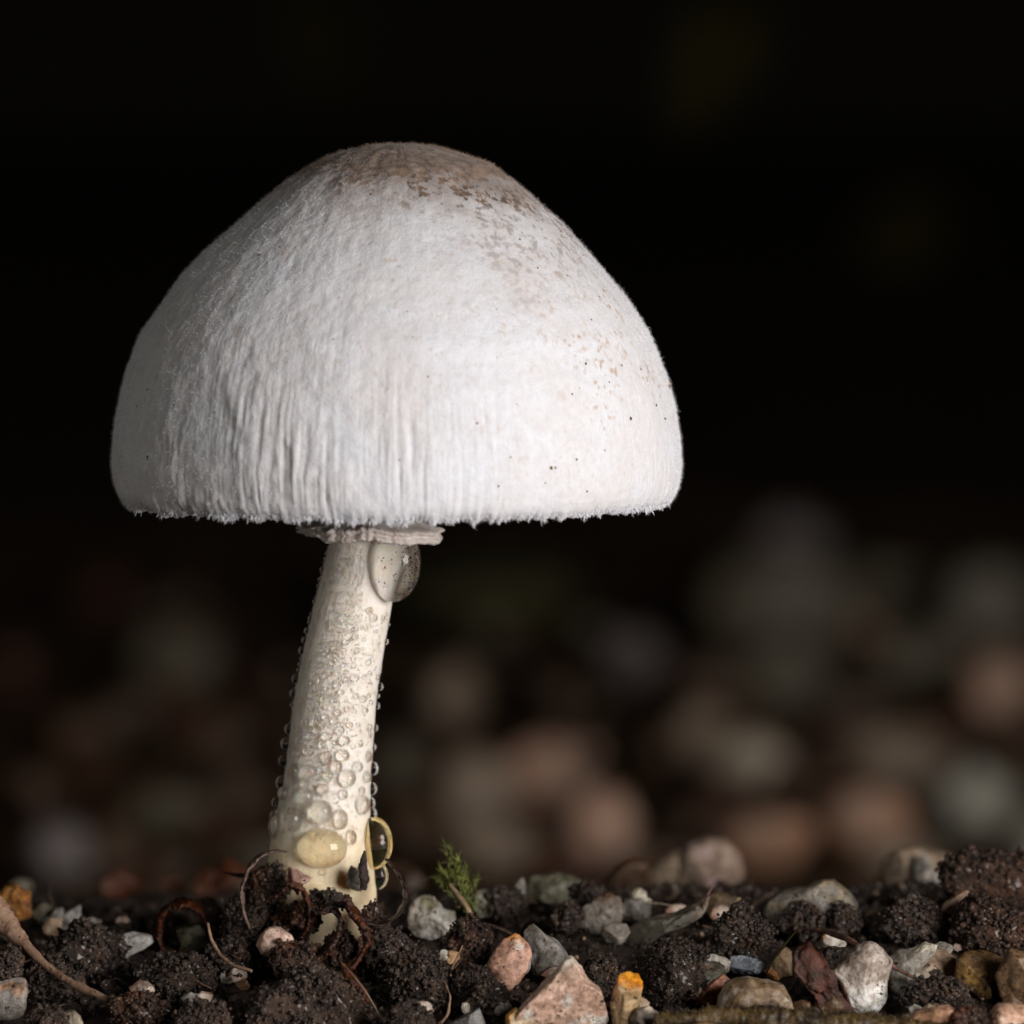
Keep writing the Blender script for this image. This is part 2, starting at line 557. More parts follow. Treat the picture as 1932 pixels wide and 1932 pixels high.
# relief: woolly lumps everywhere, radial pleats towards the rim, strongest on the left
cyl = lambda fa, ft, s: fbm(xyz(ct * fa + 0 * T, st * fa + 0 * T, T * ft + 0 * ct), 4, s, 0.55)
left = np.clip(0.5 - 0.75 * ct + 0 * T, 0.12, 1.0)
wob = 0.10 * cyl(2.5, 3.0, 60)
thw = th[None, :] + 0.016 * cyl(3, 5, 61)
cw, sw = np.cos(thw), np.sin(thw)
pleat = fbm(xyz(cw * 26, sw * 26, T * 3.2 + 0 * ct), 3, 62, 0.55)
pleat2 = fbm(xyz(cw * 60, sw * 60, T * 5 + 0 * ct), 3, 63, 0.55)
strk = fbm(xyz(cw * 150, sw * 150, T * 14 + 0 * ct), 2, 64)
notch = -np.clip(np.abs(fbm(xyz(cw * 34, sw * 34, T * 1.5 + 0 * ct), 2, 69)) * -9 + 1, 0, 1)
low = np.clip((T - 0.50 + 0.06 * ct - 0.05 * cyl(4, 2, 59)) / 0.45, 0, 1) ** 1.2
wool = fbm(P0 * 1.1, 4, 65, 0.6)
patch = np.clip(0.62 + 1.5 * fbm(P0 * 0.42, 3, 58), 0.12, 1.25)      # the pleating comes and goes
tear = np.clip(fbm(P0 * np.array([0.9, 0.9, 0.45]), 3, 57) * 3.0, -0.6, 0.6)
wool2 = fbm(P0 * 3.6, 3, 66, 0.6)
flat = np.clip(T * 12, 0, 1)
disp = flat * (0.08 * low * pleat * (0.2 + 0.9 * left) * patch + 0.06 * low * pleat2 * (0.3 + left) * patch + 0.07 * tear * np.clip(low * 1.5, 0, 1) * left + (0.004 + 0.045 * low) * strk * (0.5 + 0.7 * left) * patch + 0.07 * patch * np.clip(low - 0.55, 0, 1) * notch
       + (0.02 + 0.035 * left) * wool + (0.010 + 0.012 * left) * wool2) + wob * flat
edge = np.clip((T - 0.965) / 0.035, 0, 1)
rag = fbm(xyz(ct * 70, st * 70, 0 * T), 3, 67, 0.7)
rag2 = fbm(xyz(ct * 22, st * 22, 0 * T), 2, 68, 0.7)
P = P0 + NRM * disp[..., None]
P[..., 2] -= edge * (0.20 * rag + 0.10 * rag2)
# brown disc (tone deepened for dim light on top), its ragged border, tan freckles
hgt = 1 - T + 0 * ct
disc = np.clip((hgt + 0.07 * fbm(P0 * 0.9, 4, 70, 0.65) + 0.02 * ct - 0.665) / 0.15, 0, 1)
netz = np.clip((fbm(P0 * 4.2, 3, 71, 0.65) + 0.4 * fbm(P0 * 1.1, 2, 76) - 0.05) / 0.35, 0, 1)
halo = np.clip((hgt + 0.10 * fbm(P0 * 0.5, 3, 72) + 0.14 * ct - 0.50) / 0.36, 0, 1)
tanv = np.clip(disc * (0.74 + 0.26 * netz) + 0.28 * halo + 0.75 * halo * netz ** 1.2 * (0.35 + 0.65 * np.clip(0.3 + ct, 0, 1)), 0, 1)
frk = 0.85 * np.clip((fbm(P0 * 5.2, 3, 73, 0.6) - 0.24) / 0.2, 0, 1) * np.clip(0.15 + 1.2 * ct - 0.2, 0, 1) * np.clip((0.98 - T) * 4, 0, 1) * np.clip(0.4 + fbm(P0 * 0.6, 2, 74) * 1.6, 0, 1)
frk = np.maximum(frk, 0.35 * np.clip((fbm(P0 * 2.4, 3, 75, 0.6) - 0.42) / 0.15, 0, 1) * np.clip((0.9 - T) * 4, 0, 1))
C0 = np.array([CX, 0, 0]) - BASE
fo = grid_faces(ny_, nth, True)
frk = frk * np.clip((T - 0.30) * 7, 0, 1)
# rim roll and underside shell so the cap has thickness
rim = P[-1]
rolls = []
for kk, (dr, dz) in enumerate([(-0.10, -0.05), (-0.28, -0.05), (-0.5, 0.15), (-0.75, 0.8), (-1.0, 2.0), (-2.2, 4.5), (-4.6, 7.0), (-7.4, 9.0), (-8.8, 9.8)]):
    q = rim.copy()
    r0 = np.hypot(q[:, 0], q[:, 1])
    s = (r0 + dr) / r0
    q[:, 0] *= s; q[:, 1] *= s; q[:, 2] = q[:, 2] * max(0, 1 - 0.35 * kk) + (0.45 * min(1, 0.35 * kk)) + dz
    rolls.append(q)
allP = np.concatenate([P.reshape(-1, 3)] + rolls)
nrow = ny_ + len(rolls)
tz = np.zeros(len(rolls) * nth)
cap = link('cap', mesh('cap', allP + C0, [grid_faces(nrow, nth, True)[:, ::-1]],
     attrs={'tan': np.concatenate([tanv.ravel(), tz]), 'fleck': np.concatenate([frk.ravel(), tz])}), M['cap'], mushroom)
cap['label'] = 'white woolly domed cap with a brown-grey top and pleated ragged edge'

# velvet of fine fibres over the cap, and a hanging fringe along the rim
def fibres(pos, nrm, length, width, droop, lean):
    n = len(pos)
    d = nrm * 1.0 + lean * rng.normal(size=(n, 3)) + np.array([0, 0, -1.0]) * droop
    d /= np.linalg.norm(d, axis=1)[:, None]
    side = np.cross(d, np.array([0, -1.0, 0.2]) + 0.5 * rng.normal(size=(n, 3)))
    side /= np.linalg.norm(side, axis=1)[:, None] + 1e-9
    L = length[:, None]; W = width[:, None]
    bend = rng.normal(size=(n, 3)) * 0.25
    b0 = pos - d * 0.02 - side * W; b1 = pos - d * 0.02 + side * W
    m0 = pos + (d + bend * 0.3) * L * 0.55 - side * W * 0.7; m1 = pos + (d + bend * 0.3) * L * 0.55 + side * W * 0.7
    t0 = pos + (d + bend) * L
    v = np.stack([b0, b1, m1, m0, t0], 1).reshape(-1, 3)
    k = (np.arange(n) * 5)[:, None]
    return v, k + np.array([[0, 1, 2, 3]]), k + np.array([[3, 2, 4]])
Pf, Nf = P.reshape(-1, 3), NRM.reshape(-1, 3)
wt = np.clip(Rg + 0 * ct, 0.02, None).ravel()
wt = wt * (0.35 + 1.3 * (np.abs(st + 0 * T).ravel() < 0.35))
pick = rng.choice(len(Pf), 40000, p=wt / wt.sum())
v, q4, t3 = fibres(Pf[pick], Nf[pick], rng.uniform(0.04, 0.15, len(pick)), np.full(len(pick), 0.005), 0.5, 0.6)
fz = link('velvet', mesh('velvet', v + C0, [q4, t3], attrs={'tan': np.repeat(tanv.ravel()[pick], 5)}), M['fuzz'], mushroom)
fz.parent = cap
fz['kind'] = 'stuff'
pick = rng.integers(0, nth, 7000)
rows = rng.integers(ny_ - 6, ny_, 7000)
pf = P[rows, pick] + np.array([0, 0, -0.02])
tuft = np.clip(0.55 + 1.3 * fbm(xyz(np.cos(th[pick]) * 45, np.sin(th[pick]) * 45, 0 * pick), 2, 90), 0.15, 1.5)
nn = NRM[rows, pick] * 0.25
v, q4, t3 = fibres(pf, nn, rng.uniform(0.05, 0.2, 7000) * tuft, rng.uniform(0.006, 0.018, 7000), 0.9, 0.4)
fr = link('rim_fringe', mesh('rim_fringe', v + C0, [q4, t3]), M['fuzz'], cap)
fr['kind'] = 'stuff'

# cap specks: tiny brown grains caught in the wool (photo units)
specks = [(548, 527, 2), (527, 466, 2.2), (490, 480, 4), (506, 549, 1.6), (515, 600, 1.5), (446, 647, 1.8), (384, 652, 1.8), (412, 675, 1.6), (541, 663, 1.8), (566, 653, 1.6), (580, 617, 1.6), (629, 640, 1.8), (382, 713, 1.8), (278, 734, 2.4), (258, 767, 2.8), (302, 728, 1.6), (279, 861, 3.2), (279, 867, 2.4), (665, 752, 1.5), (753, 869, 2.2), (937, 583, 2), (1018, 570, 2), (770, 587, 1.6), (778, 636, 1.6), (807, 710, 2.4), (938, 673, 1.6), (1095, 487, 2), (1041, 884, 5), (1047, 884, 3), (1030, 911, 2.4), (900, 799, 2.6), (963, 863, 2.6), (1087, 868, 3), (1108, 928, 2.4), (940, 916, 2.4), (976, 763, 1.8), (1094, 731, 1.6), (1106, 686, 3), (1173, 690, 3), (1238, 765, 3.6), (1254, 789, 3), (1190, 790, 4), (1080, 745, 3), (1150, 720, 2), (1265, 722, 6), (1262, 730, 5), (1209, 697, 2.4), (1180, 560, 2.2), (1116, 604, 2.4), (1071, 520, 2.4), (1015, 505, 2.6), (640, 560, 1.5), (705, 500, 1.4), (330, 560, 1.6), (600, 750, 1.4), (1140, 850, 2), (870, 650, 1.4), (1130, 560, 2), (1015, 630, 1.6), (700, 366, 3), (980, 452, 3)]
fr_mask = st < 0.15
pp = P.reshape(-1, 3)[np.broadcast_to(fr_mask, (ny_, nth)).ravel()] + np.array([CX, 0, 0])
dep = (pp[:, 1] - CAM[1]) * CP - (pp[:, 2] - CAM[2]) * SP
sx = 966 + pp[:, 0] / dep * DIST * K
sy = 966 - ((pp[:, 2] - CAM[2]) * CP + (pp[:, 1] - CAM[1]) * SP) / dep * DIST * K
pos, rad = [], []
for x, y, r in specks:
    k = np.argmin((sx - x) ** 2 + (sy - y) ** 2)
    pos.append(pp[k]); rad.append(r / K * 0.85)
v, f = scatter(np.array(pos) - BASE, np.array(rad), 2, 0.25)
M['speck'] = bark_mat('speck_brown', '#4a3218', '#8a6a34', 0.6, 20)
so = link('brown_specks', mesh('brown_specks', v, [f]), M['speck'], cap)
so['kind'] = 'stuff'

# gills under the cap
gv, gf = [], []
for k in range(150):
    a = 2 * np.pi * k / 150
    prof_o = [(9.55, 0.75), (9.0, 2.2), (7.7, 4.8), (5.3, 7.2), (2.5, 9.2)]
    prof_i = [(9.5, 0.6), (8.4, 1.2), (6.5, 2.9), (4.2, 4.6), (1.9, 6.4)]
    for (ro, zo), (ri, zi) in zip(prof_o, prof_i):
        gv += [(ro * math.cos(a), ro * math.sin(a), zo), (ri * math.cos(a), ri * math.sin(a), zi)]
    b = k * 10
    gf += [(b + 2 * j, b + 2 * j + 2, b + 2 * j + 3, b + 2 * j + 1) for j in range(4)]
link('gills', mesh('gills', np.array(gv) + C0, [np.array(gf)]), M['ring'], mushroom)

# stem: centre line and half-width in photo units
_S = np.array([(560, 735, 60), (800, 722, 66), (960, 706, 70), (1015, 695, 71), (1080, 680, 72), (1140, 666, 73), (1230, 647, 76), (1320, 632, 78), (1400, 623, 80), (1470, 617, 82), (1530, 609, 88), (1580, 605, 96), (1640, 604, 103), (1700, 606, 105), (1780, 610, 96), (1840, 615, 64), (1870, 615, 34)], float)
def stem_at(y):
    return np.interp(y, _S[:, 0], _S[:, 1]), np.interp(y, _S[:, 0], _S[:, 2])
yy = np.linspace(560, 1870, 420)
k7 = np.hanning(41); k7 /= k7.sum()
sm = lambda a: np.convolve(np.pad(a, 20, mode='edge'), k7, 'valid')
cxs, hws = stem_at(yy)
cxs, hws = sm(cxs), sm(hws)
sth = np.linspace(0, 2 * np.pi, 220, endpoint=False)
SX = (cxs - 966)[:, None] / K
SR = hws[:, None] / K
SZ = (966 - yy)[:, None] / K / CP
pt = xyz(np.cos(sth)[None] * 3 + 0 * SX, np.sin(sth)[None] * 3 + 0 * SX, SZ * 0.7 + 0 * sth[None])
ptf = xyz(np.cos(sth)[None] * 14 + 0 * SX, np.sin(sth)[None] * 14 + 0 * SX, SZ * 1.2 + 0 * sth[None])
rr_ = SR * (1 + 0.02 * fbm(pt, 3, 40)) + 0.012 * fbm(ptf, 3, 41)
SP3 = xyz(SX + rr_ * np.cos(sth)[None], rr_ * np.sin(sth)[None], SZ + 0 * sth[None])
stem_o = link('stem', mesh('stem', SP3.reshape(-1, 3) - BASE, [grid_faces(420, 220, True)[:, ::-1]]), M['stem'], mushroom)

# ring (annulus) under the cap: double lip, torn edge
rth = np.linspace(0, 2 * np.pi, 300, endpoint=False)
prof = [(1.25, 1.2), (1.5, 0.75), (1.85, 0.46), (2.3, 0.27), (2.62, 0.22), (2.74, 0.13), (2.66, 0.05), (2.50, 0.0), (2.62, -0.07), (2.72, -0.16), (2.66, -0.27), (2.4, -0.30), (1.9, -0.24), (1.5, -0.22), (1.25, -0.4)]
rp = np.array(prof)
c3 = xyz(np.cos(rth), np.sin(rth), 0 * rth)
eo = np.clip((rp[:, 0] - 1.5) / 1.2, 0, 1)[:, None]
rg = rp[:, :1] * (1 + 0.05 * eo * fbm(c3 * 2.0, 3, 51)[None]) + eo * (0.16 * fbm(c3 * 16, 4, 52, 0.7)[None] + 0.12 * fbm(xyz(c3[:, 0] * 20, c3[:, 1] * 20, 0 * rth)[None] + rp[:, 1][:, None, None] * 6, 2, 53))
flare = np.clip(-np.cos(rth) - 0.55, 0, 1)[None] * eo            # left side thins to a tip
zg = rp[:, 1:] * (1 - 1.3 * flare) + eo * 0.22 * fbm(c3 * 3.2, 3, 54)[None] + eo * 0.05 * fbm(c3 * 18, 2, 55)[None] - eo * 0.10 * np.cos(rth)[None] + 0.0
rc = at(699, 1001, 0)
RP = xyz(rc[0] + rg * np.cos(rth)[None], rg * np.sin(rth)[None], rc[2] + zg)
ring = link('ring', mesh('ring', RP.reshape(-1, 3) - BASE, [grid_faces(len(prof), 300, True)]), M['ring'], mushroom)
ring['label'] = 'thin torn pinkish ring round the top of the stem'

# ---------------------------------------------------------------- water droplets
bm = bmesh.new()
bmesh.ops.create_uvsphere(bm, u_segments=40, v_segments=20, radius=U)
drop_me = bpy.data.meshes.new('water_droplet')
bm.to_mesh(drop_me); bm.free()
drop_me.polygons.foreach_set('use_smooth', [True] * len(drop_me.polygons))
drop_me.materials.append(M['water'])
def drop_data(mat):
    me = drop_me.copy(); me.materials.clear(); me.materials.append(mat); return me
def droplet(x, y, rx, ry, label, group=None, me=drop_me, out=0.55, flat=0.95, name='water_droplet', Yf=None):
    """a drop clinging to the stem where the photograph shows it"""
    cx, hw = stem_at(y)
    lim = hw + 0.35 * rx
    x = cx + max(-lim, min(lim, x - cx))
    s = (x - cx) / hw
    rm = (rx + ry) / 2 / K
    s_in = np.clip(s, -1.0, 1.0)
    ph = math.asin(s_in)
    R0 = hw / K
    extra = max(0.0, abs(s) - 1.0) * R0
    o_ = max(out * rm, extra)
    Yc = -(R0 + o_) * math.cos(ph) if abs(s) < 1 else -0.1
    if Yf is not None:
        Yc = Yf
    o = bpy.data.objects.new(name, me)
    COL.objects.link(o)
    p = at(x, y, Yc)
    o.location = p * U
    o.scale = (rx / K, (rx + ry) / 2 / K * flat, ry / K)
    o.rotation_euler = (0, 0, ph * 0.6)
    return tag(o, label, 'droplet', group)

def z5(zx, zy):
    return (560 + zx / 3.45) * 0.7547, (1740 + zy / 3.45) * 0.7547
BIG = 'large clear water droplet beading the swollen lower stem of the mushroom'
MID = 'small clear water droplet on the middle of the pale mushroom stem'
FINE = 'tiny clear water droplet on the upper stem below the torn ring'
taken = []
for zx, zy, a, b in [(840, 1000, 100, 105), (1010, 1065, 60, 90), (1065, 710, 75, 80), (1025, 515, 60, 55), (735, 655, 70, 70), (705, 870, 70, 75), (600, 1065, 85, 110), (620, 490, 60, 50), (740, 470, 45, 50), (610, 670, 50, 90), (515, 840, 55, 65), (440, 920, 45, 45), (475, 745, 45, 60), (515, 560, 50, 50), (525, 410, 45, 55), (560, 285, 40, 45), (445, 1120, 55, 110), (375, 1030, 35, 40), (1190, 940, 75, 85), (1285, 625, 45, 60), (1280, 800, 45, 55), (1290, 1015, 45, 65), (1225, 700, 50, 55), (1150, 610, 50, 50), (1240, 520, 35, 55), (905, 690, 40, 45), (860, 805, 45, 50), (1030, 850, 40, 45), (895, 530, 40, 60), (890, 350, 45, 40), (1040, 385, 50, 45), (960, 215, 35, 35), (880, 180, 30, 30), (790, 230, 40, 40), (700, 230, 35, 40), (915, 100, 45, 25), (1100, 1220, 45, 65), (805, 1145, 22, 25), (1270, 920, 35, 50), (750, 345, 40, 40), (650, 385, 34, 40), (590, 420, 34, 40), (600, 185, 25, 25), (735, 120, 25, 25), (655, 860, 30, 34), (1085, 250, 28, 28), (470, 1010, 34, 44), (690, 1030, 24, 40), (1180, 410, 22, 34), (1255, 335, 20, 34)]:
    x, y = z5(zx, zy)
    a, b = a / 3.45 * 0.7547, b / 3.45 * 0.7547
    taken.append((x, y, max(a, b)))
    droplet(x, y, a, b, BIG, 'large droplets on the lower stem')
tries = 0
mids = 0
while mids < 235 and tries < 12000:
    tries += 1
    y = rng.uniform(1040, 1500)
    cx, hw = stem_at(y)
    s = np.clip(rng.normal(-0.25, 0.62), -1.06, 1.04)
    x = cx + hw * s
    size = np.interp(y, [1040, 1150, 1250, 1350, 1450, 1550], [2.7, 3.7, 5.0, 6.8, 8.2, 8.2]) * rng.lognormal(0, 0.3)
    if 685 < x < 800 and y < 1150:
        continue
    if any((x - a) ** 2 + (y - b) ** 2 < (r + size) ** 2 * 0.95 for a, b, r in taken):
        continue
    taken.append((x, y, size)); mids += 1
    up = y < 1190
    droplet(x, y, size, size * rng.uniform(0.9, 1.25), FINE if up else MID, 'tiny droplets on the upper stem' if up else 'small droplets on the middle stem')
# a mist of minute droplets between them
pos, rad = [], []
tries = 0
while len(pos) < 950 and tries < 20000:
    tries += 1
    y = rng.uniform(1030, 1590); cx, hw = stem_at(y)
    s = np.clip(rng.normal(-0.2, 0.6), -1, 1)
    x = cx + hw * s
    size = rng.uniform(1.1, 2.6)
    if any((x - a) ** 2 + (y - b) ** 2 < (r + size) ** 2 for a, b, r in taken):
        continue
    if 685 < x < 800 and y < 1150:
        continue
    Yc = -hw / K * math.sqrt(max(0, 1 - s * s)) * 1.005
    pos.append(at(x, y, Yc)); rad.append(size / K)
v, f = scatter(np.array(pos), np.array(rad), 2, 0.0, 0.15)
tag(link('water_mist', mesh('water_mist', v, [f]), M['water']), 'mist of minute water beads between the droplets on the stem', 'water beads', kind='stuff')
# the three big drops
M['hanging'] = water('faintly_tinted_water', (1.0, 0.99, 0.96))
o = hd = droplet(741, 1058, 49, 78, 'big clear hanging water drop under the torn ring, on the stem', me=drop_data(M['hanging']), out=0.22, flat=0.95, name='hanging_water_drop')
pos, rad = [], []
while len(pos) < 560:                       # added dark specks imitating the drop's refracted mottle, thickest towards its outer flank
    a_, b_ = rng.uniform(-1, 1), rng.uniform(-1, 0.85)
    if a_ * a_ + b_ * b_ > 0.92 or rng.random() > np.clip(0.3 + 0.8 * a_, 0.08, 1) * (0.25 + 0.75 * (math.sin(a_ * 21 + b_ * 2.5) > 0)):
        continue
    pos.append((a_, -math.sqrt(1 - a_ * a_ - b_ * b_), b_)); rad.append(rng.uniform(0.9, 2.1) / K)
pos = np.array(pos) * np.array(hd.scale)
v, f = scatter(pos, np.array(rad), 1, 0.3, 0.4)
v = v / np.array(hd.scale)
sp_o = link('refraction_specks', mesh('refraction_specks', v, [f]), M['husk'], hd)
sp_o['kind'] = 'stuff'
o = droplet(608, 1601, 47, 38, 'round creamy amber water drop low on the front of the stem', me=drop_data(M['pale_amber']), out=-0.15, flat=0.75, name='amber_water_drop')
o = droplet(706, 1591, 32, 50, 'deep amber water drop bulging past the side of the stem base', me=drop_data(M['amber']), flat=0.9, name='amber_water_drop', Yf=-0.5)
o = droplet(715, 1652, 17, 26, 'tall clear water drop beneath the deep amber drop', me=drop_data(M['water']), out=0.4, flat=0.9)
o = droplet(610, 1646, 6, 6, 'single small bead below the creamy amber drop', me=drop_data(M['water']), out=0.3, flat=0.9)

# ---------------------------------------------------------------- stones
def poly_radius(pts, phi):
    """distance from the centre to the outline along each angle"""
    n = len(pts)
    best = np.zeros_like(phi)
    dx, dz = np.cos(phi), np.sin(phi)
    for i in range(n):
        (x1, z1), (x2, z2) = pts[i], pts[(i + 1) % n]
        ex, ez = x2 - x1, z2 - z1
        den = dx * ez - dz * ex
        den = np.where(np.abs(den) < 1e-9, 1e-9, den)
        t = (x1 * ez - z1 * ex) / den
        u = (x1 * dz - z1 * dx) / den
        ok = (t > 0) & (u >= -1e-6) & (u <= 1 + 1e-6)
        best = np.where(ok, np.maximum(best, t), best)
    return best

def lump(pts, depth, sub, facets, rough, seed, crisp=0.018, grains=0.0):
    """solid with the given outline in x-z (mm) and depth in y"""
    bv, bf = ico(sub)
    phi = np.arctan2(bv[:, 2], bv[:, 0])
    rho = np.hypot(bv[:, 0], bv[:, 2])
    R = poly_radius(pts, phi)
    R = np.where(R < 1e-3, np.median(R), R)
    rho2 = rho ** 0.8
    v = np.stack([R * rho2 * np.cos(phi), depth * np.sign(bv[:, 1]) * np.abs(bv[:, 1]) ** 0.9, R * rho2 * np.sin(phi)], 1)
    lr = np.random.default_rng(seed)
    size = (np.ptp(v[:, 0]) + np.ptp(v[:, 2])) / 4
    for k in range(facets):
        nrm = np.array([lr.normal() * 0.55, -1 if k % 3 else 1, lr.normal() * 0.55 + 0.1])
        nrm /= np.linalg.norm(nrm)
        d = v @ nrm
        h = d.max() * lr.uniform(0.55, 0.85)
        e = d - h
        soft = crisp * size
        push = np.where(e > soft * 4, e, soft * np.log1p(np.exp(np.clip(e / soft, -30, 30))))
        v = v - nrm[None] * push[:, None]
    dirn = v / (np.linalg.norm(v, axis=1)[:, None] + 1e-9)
    nz_ = fbm(v * (1.6 / max(size, 0.3)) + seed, 4, seed, 0.55) * 0.10 * size * rough + fbm(v * 3.5 + seed, 3, seed + 5, 0.6) * 0.05 * rough
    if grains:
        nz_ = nz_ + grains * (0.55 - worley(v * 2.2 + seed, seed)) + grains * 0.5 * (0.5 - worley(v * 5.0 + seed, seed + 1))
    return v + dirn * nz_[:, None], bf

def place_px(pts_px, Y=None, sink=0.15, depth=None, back=0.35, force=False):
    a = np.array(pts_px, float)
    x0, x1, y0, y1 = a[:, 0].min(), a[:, 0].max(), a[:, 1].min(), a[:, 1].max()
    if not force:
        Yh = hit((x0 + x1) / 2, min(y1 - sink * (y1 - y0), 1990))[1]
        Y = Yh if Y is None else min(Y, Yh)
    s = px(Y)
    w = (x1 - x0) * s
    h = (y1 - y0) * s
    dp = depth if depth else 0.42 * min(w, h * 1.3) + 0.08 * w
    Yc = Y + back * dp
    s = px(Yc)
    cx, cyy = (x0 + x1) / 2, (y0 + y1) / 2
    c = at(cx, cyy, Yc)
    pts = [((p[0] - cx) * s, (cyy - p[1]) * s) for p in pts_px]
    return c, pts, dp, h

def ell(cx, cyy, rx, ry, seed, n=9, jag=0.16):
    lr = np.random.default_rng(seed)
    a = np.sort((np.arange(n) + lr.uniform(-0.35, 0.35, n)) / n * 2 * np.pi)
    k = 1 + lr.uniform(-jag, jag, n)
    return [(cx + rx * math.cos(t) * q, cyy - ry * math.sin(t) * q) for t, q in zip(a, k)]

def stone(name, label, cat, pts, mat, Y=None, depth=None, sub=5, facets=7, rough=1.0, seed=1, group=None, sink=0.15, back=0.35, force=False):
    c, q, dp, h = place_px(pts, Y, sink, depth, back, force)
    v, f = lump(q, dp, sub, facets, rough, seed)
    zb = v[:, 2].min()
    o = link(name, mesh(name, v - np.array([0, 0, zb]), [f[:, ::-1]] if False else [f]), mat, None, c + np.array([0, 0, zb]))
    if c[1] < 11:
        SURF.append(v + c)
    return tag(o, label, cat, group)

SURF = []
S = stone
SM = stone_mat
# --- left of the mushroom
S('orange_pebble', 'fuzzy orange pebble beside the flared end of the brown twig', 'pebble', ell(30, 1705, 34, 38, 3), SM('orange_grain', '#a8702a', '#7d4a18', '#b98a4a', dirt=0.5, rough=0.7, grain=2.2), seed=3, facets=2, rough=1.8, Y=3)
S('quartz_chip', 'notched grey quartz chip standing on a dark clod', 'stone', [(98, 1722), (106, 1712), (118, 1712), (121, 1722), (140, 1713), (152, 1706), (153, 1735), (146, 1758), (118, 1762), (98, 1746), (78, 1738)], SM('grey_quartz_a', '#b4b3af', '#9c9a94', dirt=0.1, glow=0.4), seed=5, Y=4.5)
S('quartz_chip', 'small dull grey chip between orange pebble and notched quartz', 'stone', ell(85, 1722, 22, 20, 6), SM('grey_quartz_b', '#6d6a5c', '#55503f', dirt=0.3), seed=6, Y=5)
S('pebble', 'tiny cream grain perched on a crumbly dark clod', 'pebble', ell(232, 1736, 17, 10, 8), SM('cream_a', '#b09a8a', '#8e7a6c', dirt=0.2), seed=8, Y=1.5, sub=4)
S('quartz_chip', 'broken grey quartz chip with a pale corner, half buried in black soil', 'stone', [(236, 1760), (250, 1757), (262, 1760), (285, 1766), (290, 1778), (272, 1790), (250, 1800), (232, 1822), (196, 1832), (190, 1800), (205, 1780)], SM('grey_quartz_c', '#a8a7a4', '#8e8d88', '#c2c1be', dirt=0.12, glow=0.35), seed=9, Y=1)
S('quartz_chip', 'translucent greenish quartz chip inside the rusty curled husk', 'stone', [(330, 1752), (372, 1742), (398, 1738), (402, 1770), (380, 1800), (340, 1790)], SM('green_quartz', '#6e6f5c', '#57563f', dirt=0.2, glow=0.4), seed=10, Y=2.5)
S('stone', 'mauve-brown rough stone behind the rusty curled husk', 'stone', ell(385, 1722, 40, 32, 12), SM('mauve', '#4e3b38', '#6a5652', '#5f3014', dirt=0.5), seed=12, Y=5)
S('pebble', 'smooth cream-pink pebble on dark clods below the mushroom', 'pebble', [(485, 1782), (492, 1762), (508, 1749), (530, 1750), (550, 1764), (556, 1782), (545, 1793), (528, 1795), (512, 1806), (492, 1800)], SM('cream_pink', '#d0b3a4', '#c2a294', dirt=0.08, glow=0.3), seed=13, facets=4, Y=-4.2)
S('stone', 'pink and white stone beneath the brown twig', 'stone', ell(12, 1880, 42, 52, 14), SM('pink_white', '#a08478', '#8f8a84', '#b59078', dirt=0.4), seed=14, Y=-7)
S('stone', 'cream stone poking up below the tip of the brown twig', 'stone', [(95, 1950), (98, 1920), (112, 1910), (140, 1905), (152, 1916), (165, 1950)], SM('cream_b', '#9a8e78', '#847a6c', '#6a5020', dirt=0.3), seed=15, Y=-9)
S('quartz_chip', 'small pale angular chip lying on grey-brown crumbs', 'stone', [(340, 1882), (362, 1872), (372, 1876), (388, 1897), (376, 1908), (352, 1903)], SM('pale_chip_a', '#989690', '#84827c', dirt=0.1, glow=0.3), seed=16, Y=-8, facets=4)
S('pebble', 'tiny tan grain next to the tip of the brown twig', 'pebble', ell(222, 1892, 14, 13, 17), SM('tan_a', '#8a7258', '#6a5440'), seed=17, Y=-8, sub=4)
# --- round the foot of the mushroom
S('husk_flake', 'pinkish pointed flake leaning on the stem base', 'flake', [(528, 1640), (545, 1634), (570, 1643), (594, 1654), (572, 1668), (562, 1690), (549, 1672), (540, 1656)], SM('pink_flake_skin', '#8a6458', '#a8867a', '#6a4034', dirt=0.2, rough=0.5), facets=9, seed=27, Y=-3.0, depth=0.35, sub=4)
S('quartz_chip', 'dark grey translucent chip stuck to the stem below the amber drops', 'stone', [(652, 1668), (656, 1642), (662, 1632), (674, 1638), (684, 1640), (688, 1668), (682, 1684), (664, 1678)], SM('smoky', '#6a675c', '#55524a', dirt=0.3, glow=0.3), seed=19, Y=-2.6, depth=0.5, sub=4)
S('stone', 'white rough quartz lump between the moss sprig and mushroom foot', 'stone', [(772, 1748), (775, 1722), (782, 1700), (800, 1688), (820, 1690), (838, 1712), (854, 1720), (858, 1740), (846, 1762), (815, 1772), (785, 1766)], SM('white_rough', '#c9c6be', '#aeada6', '#8e8a70', dirt=0.22, glow=0.35, grain=1.8), seed=20, rough=1.7, Y=1.0)
S('stone', 'rounded grey stone tucked behind the moss sprig stalk', 'stone', ell(916, 1702, 27, 30, 22), SM('grey_round', '#8b8878', '#7a7768', dirt=0.2), seed=22, Y=4)
S('quartz_chip', 'small white angular chip lying below the moss sprig', 'stone', ell(836, 1802, 12, 12, 23), SM('white_chip', '#d5d0c5', '#c2bcae', dirt=0.1), seed=23, Y=-4, sub=4)
S('pebble', 'small peach grain beside a white chip under the moss', 'pebble', ell(854, 1806, 14, 14, 24), SM('peach_a', '#c9a27c', '#b08d6c', dirt=0.15), seed=24, Y=-4, sub=4)
S('pebble', 'tiny white grain lying on the curled bark strip', 'pebble', ell(746, 1853, 9, 12, 25), SM('white_grain', '#bab5aa', '#a8a398', dirt=0.1), seed=25, Y=-6.5, sub=4)
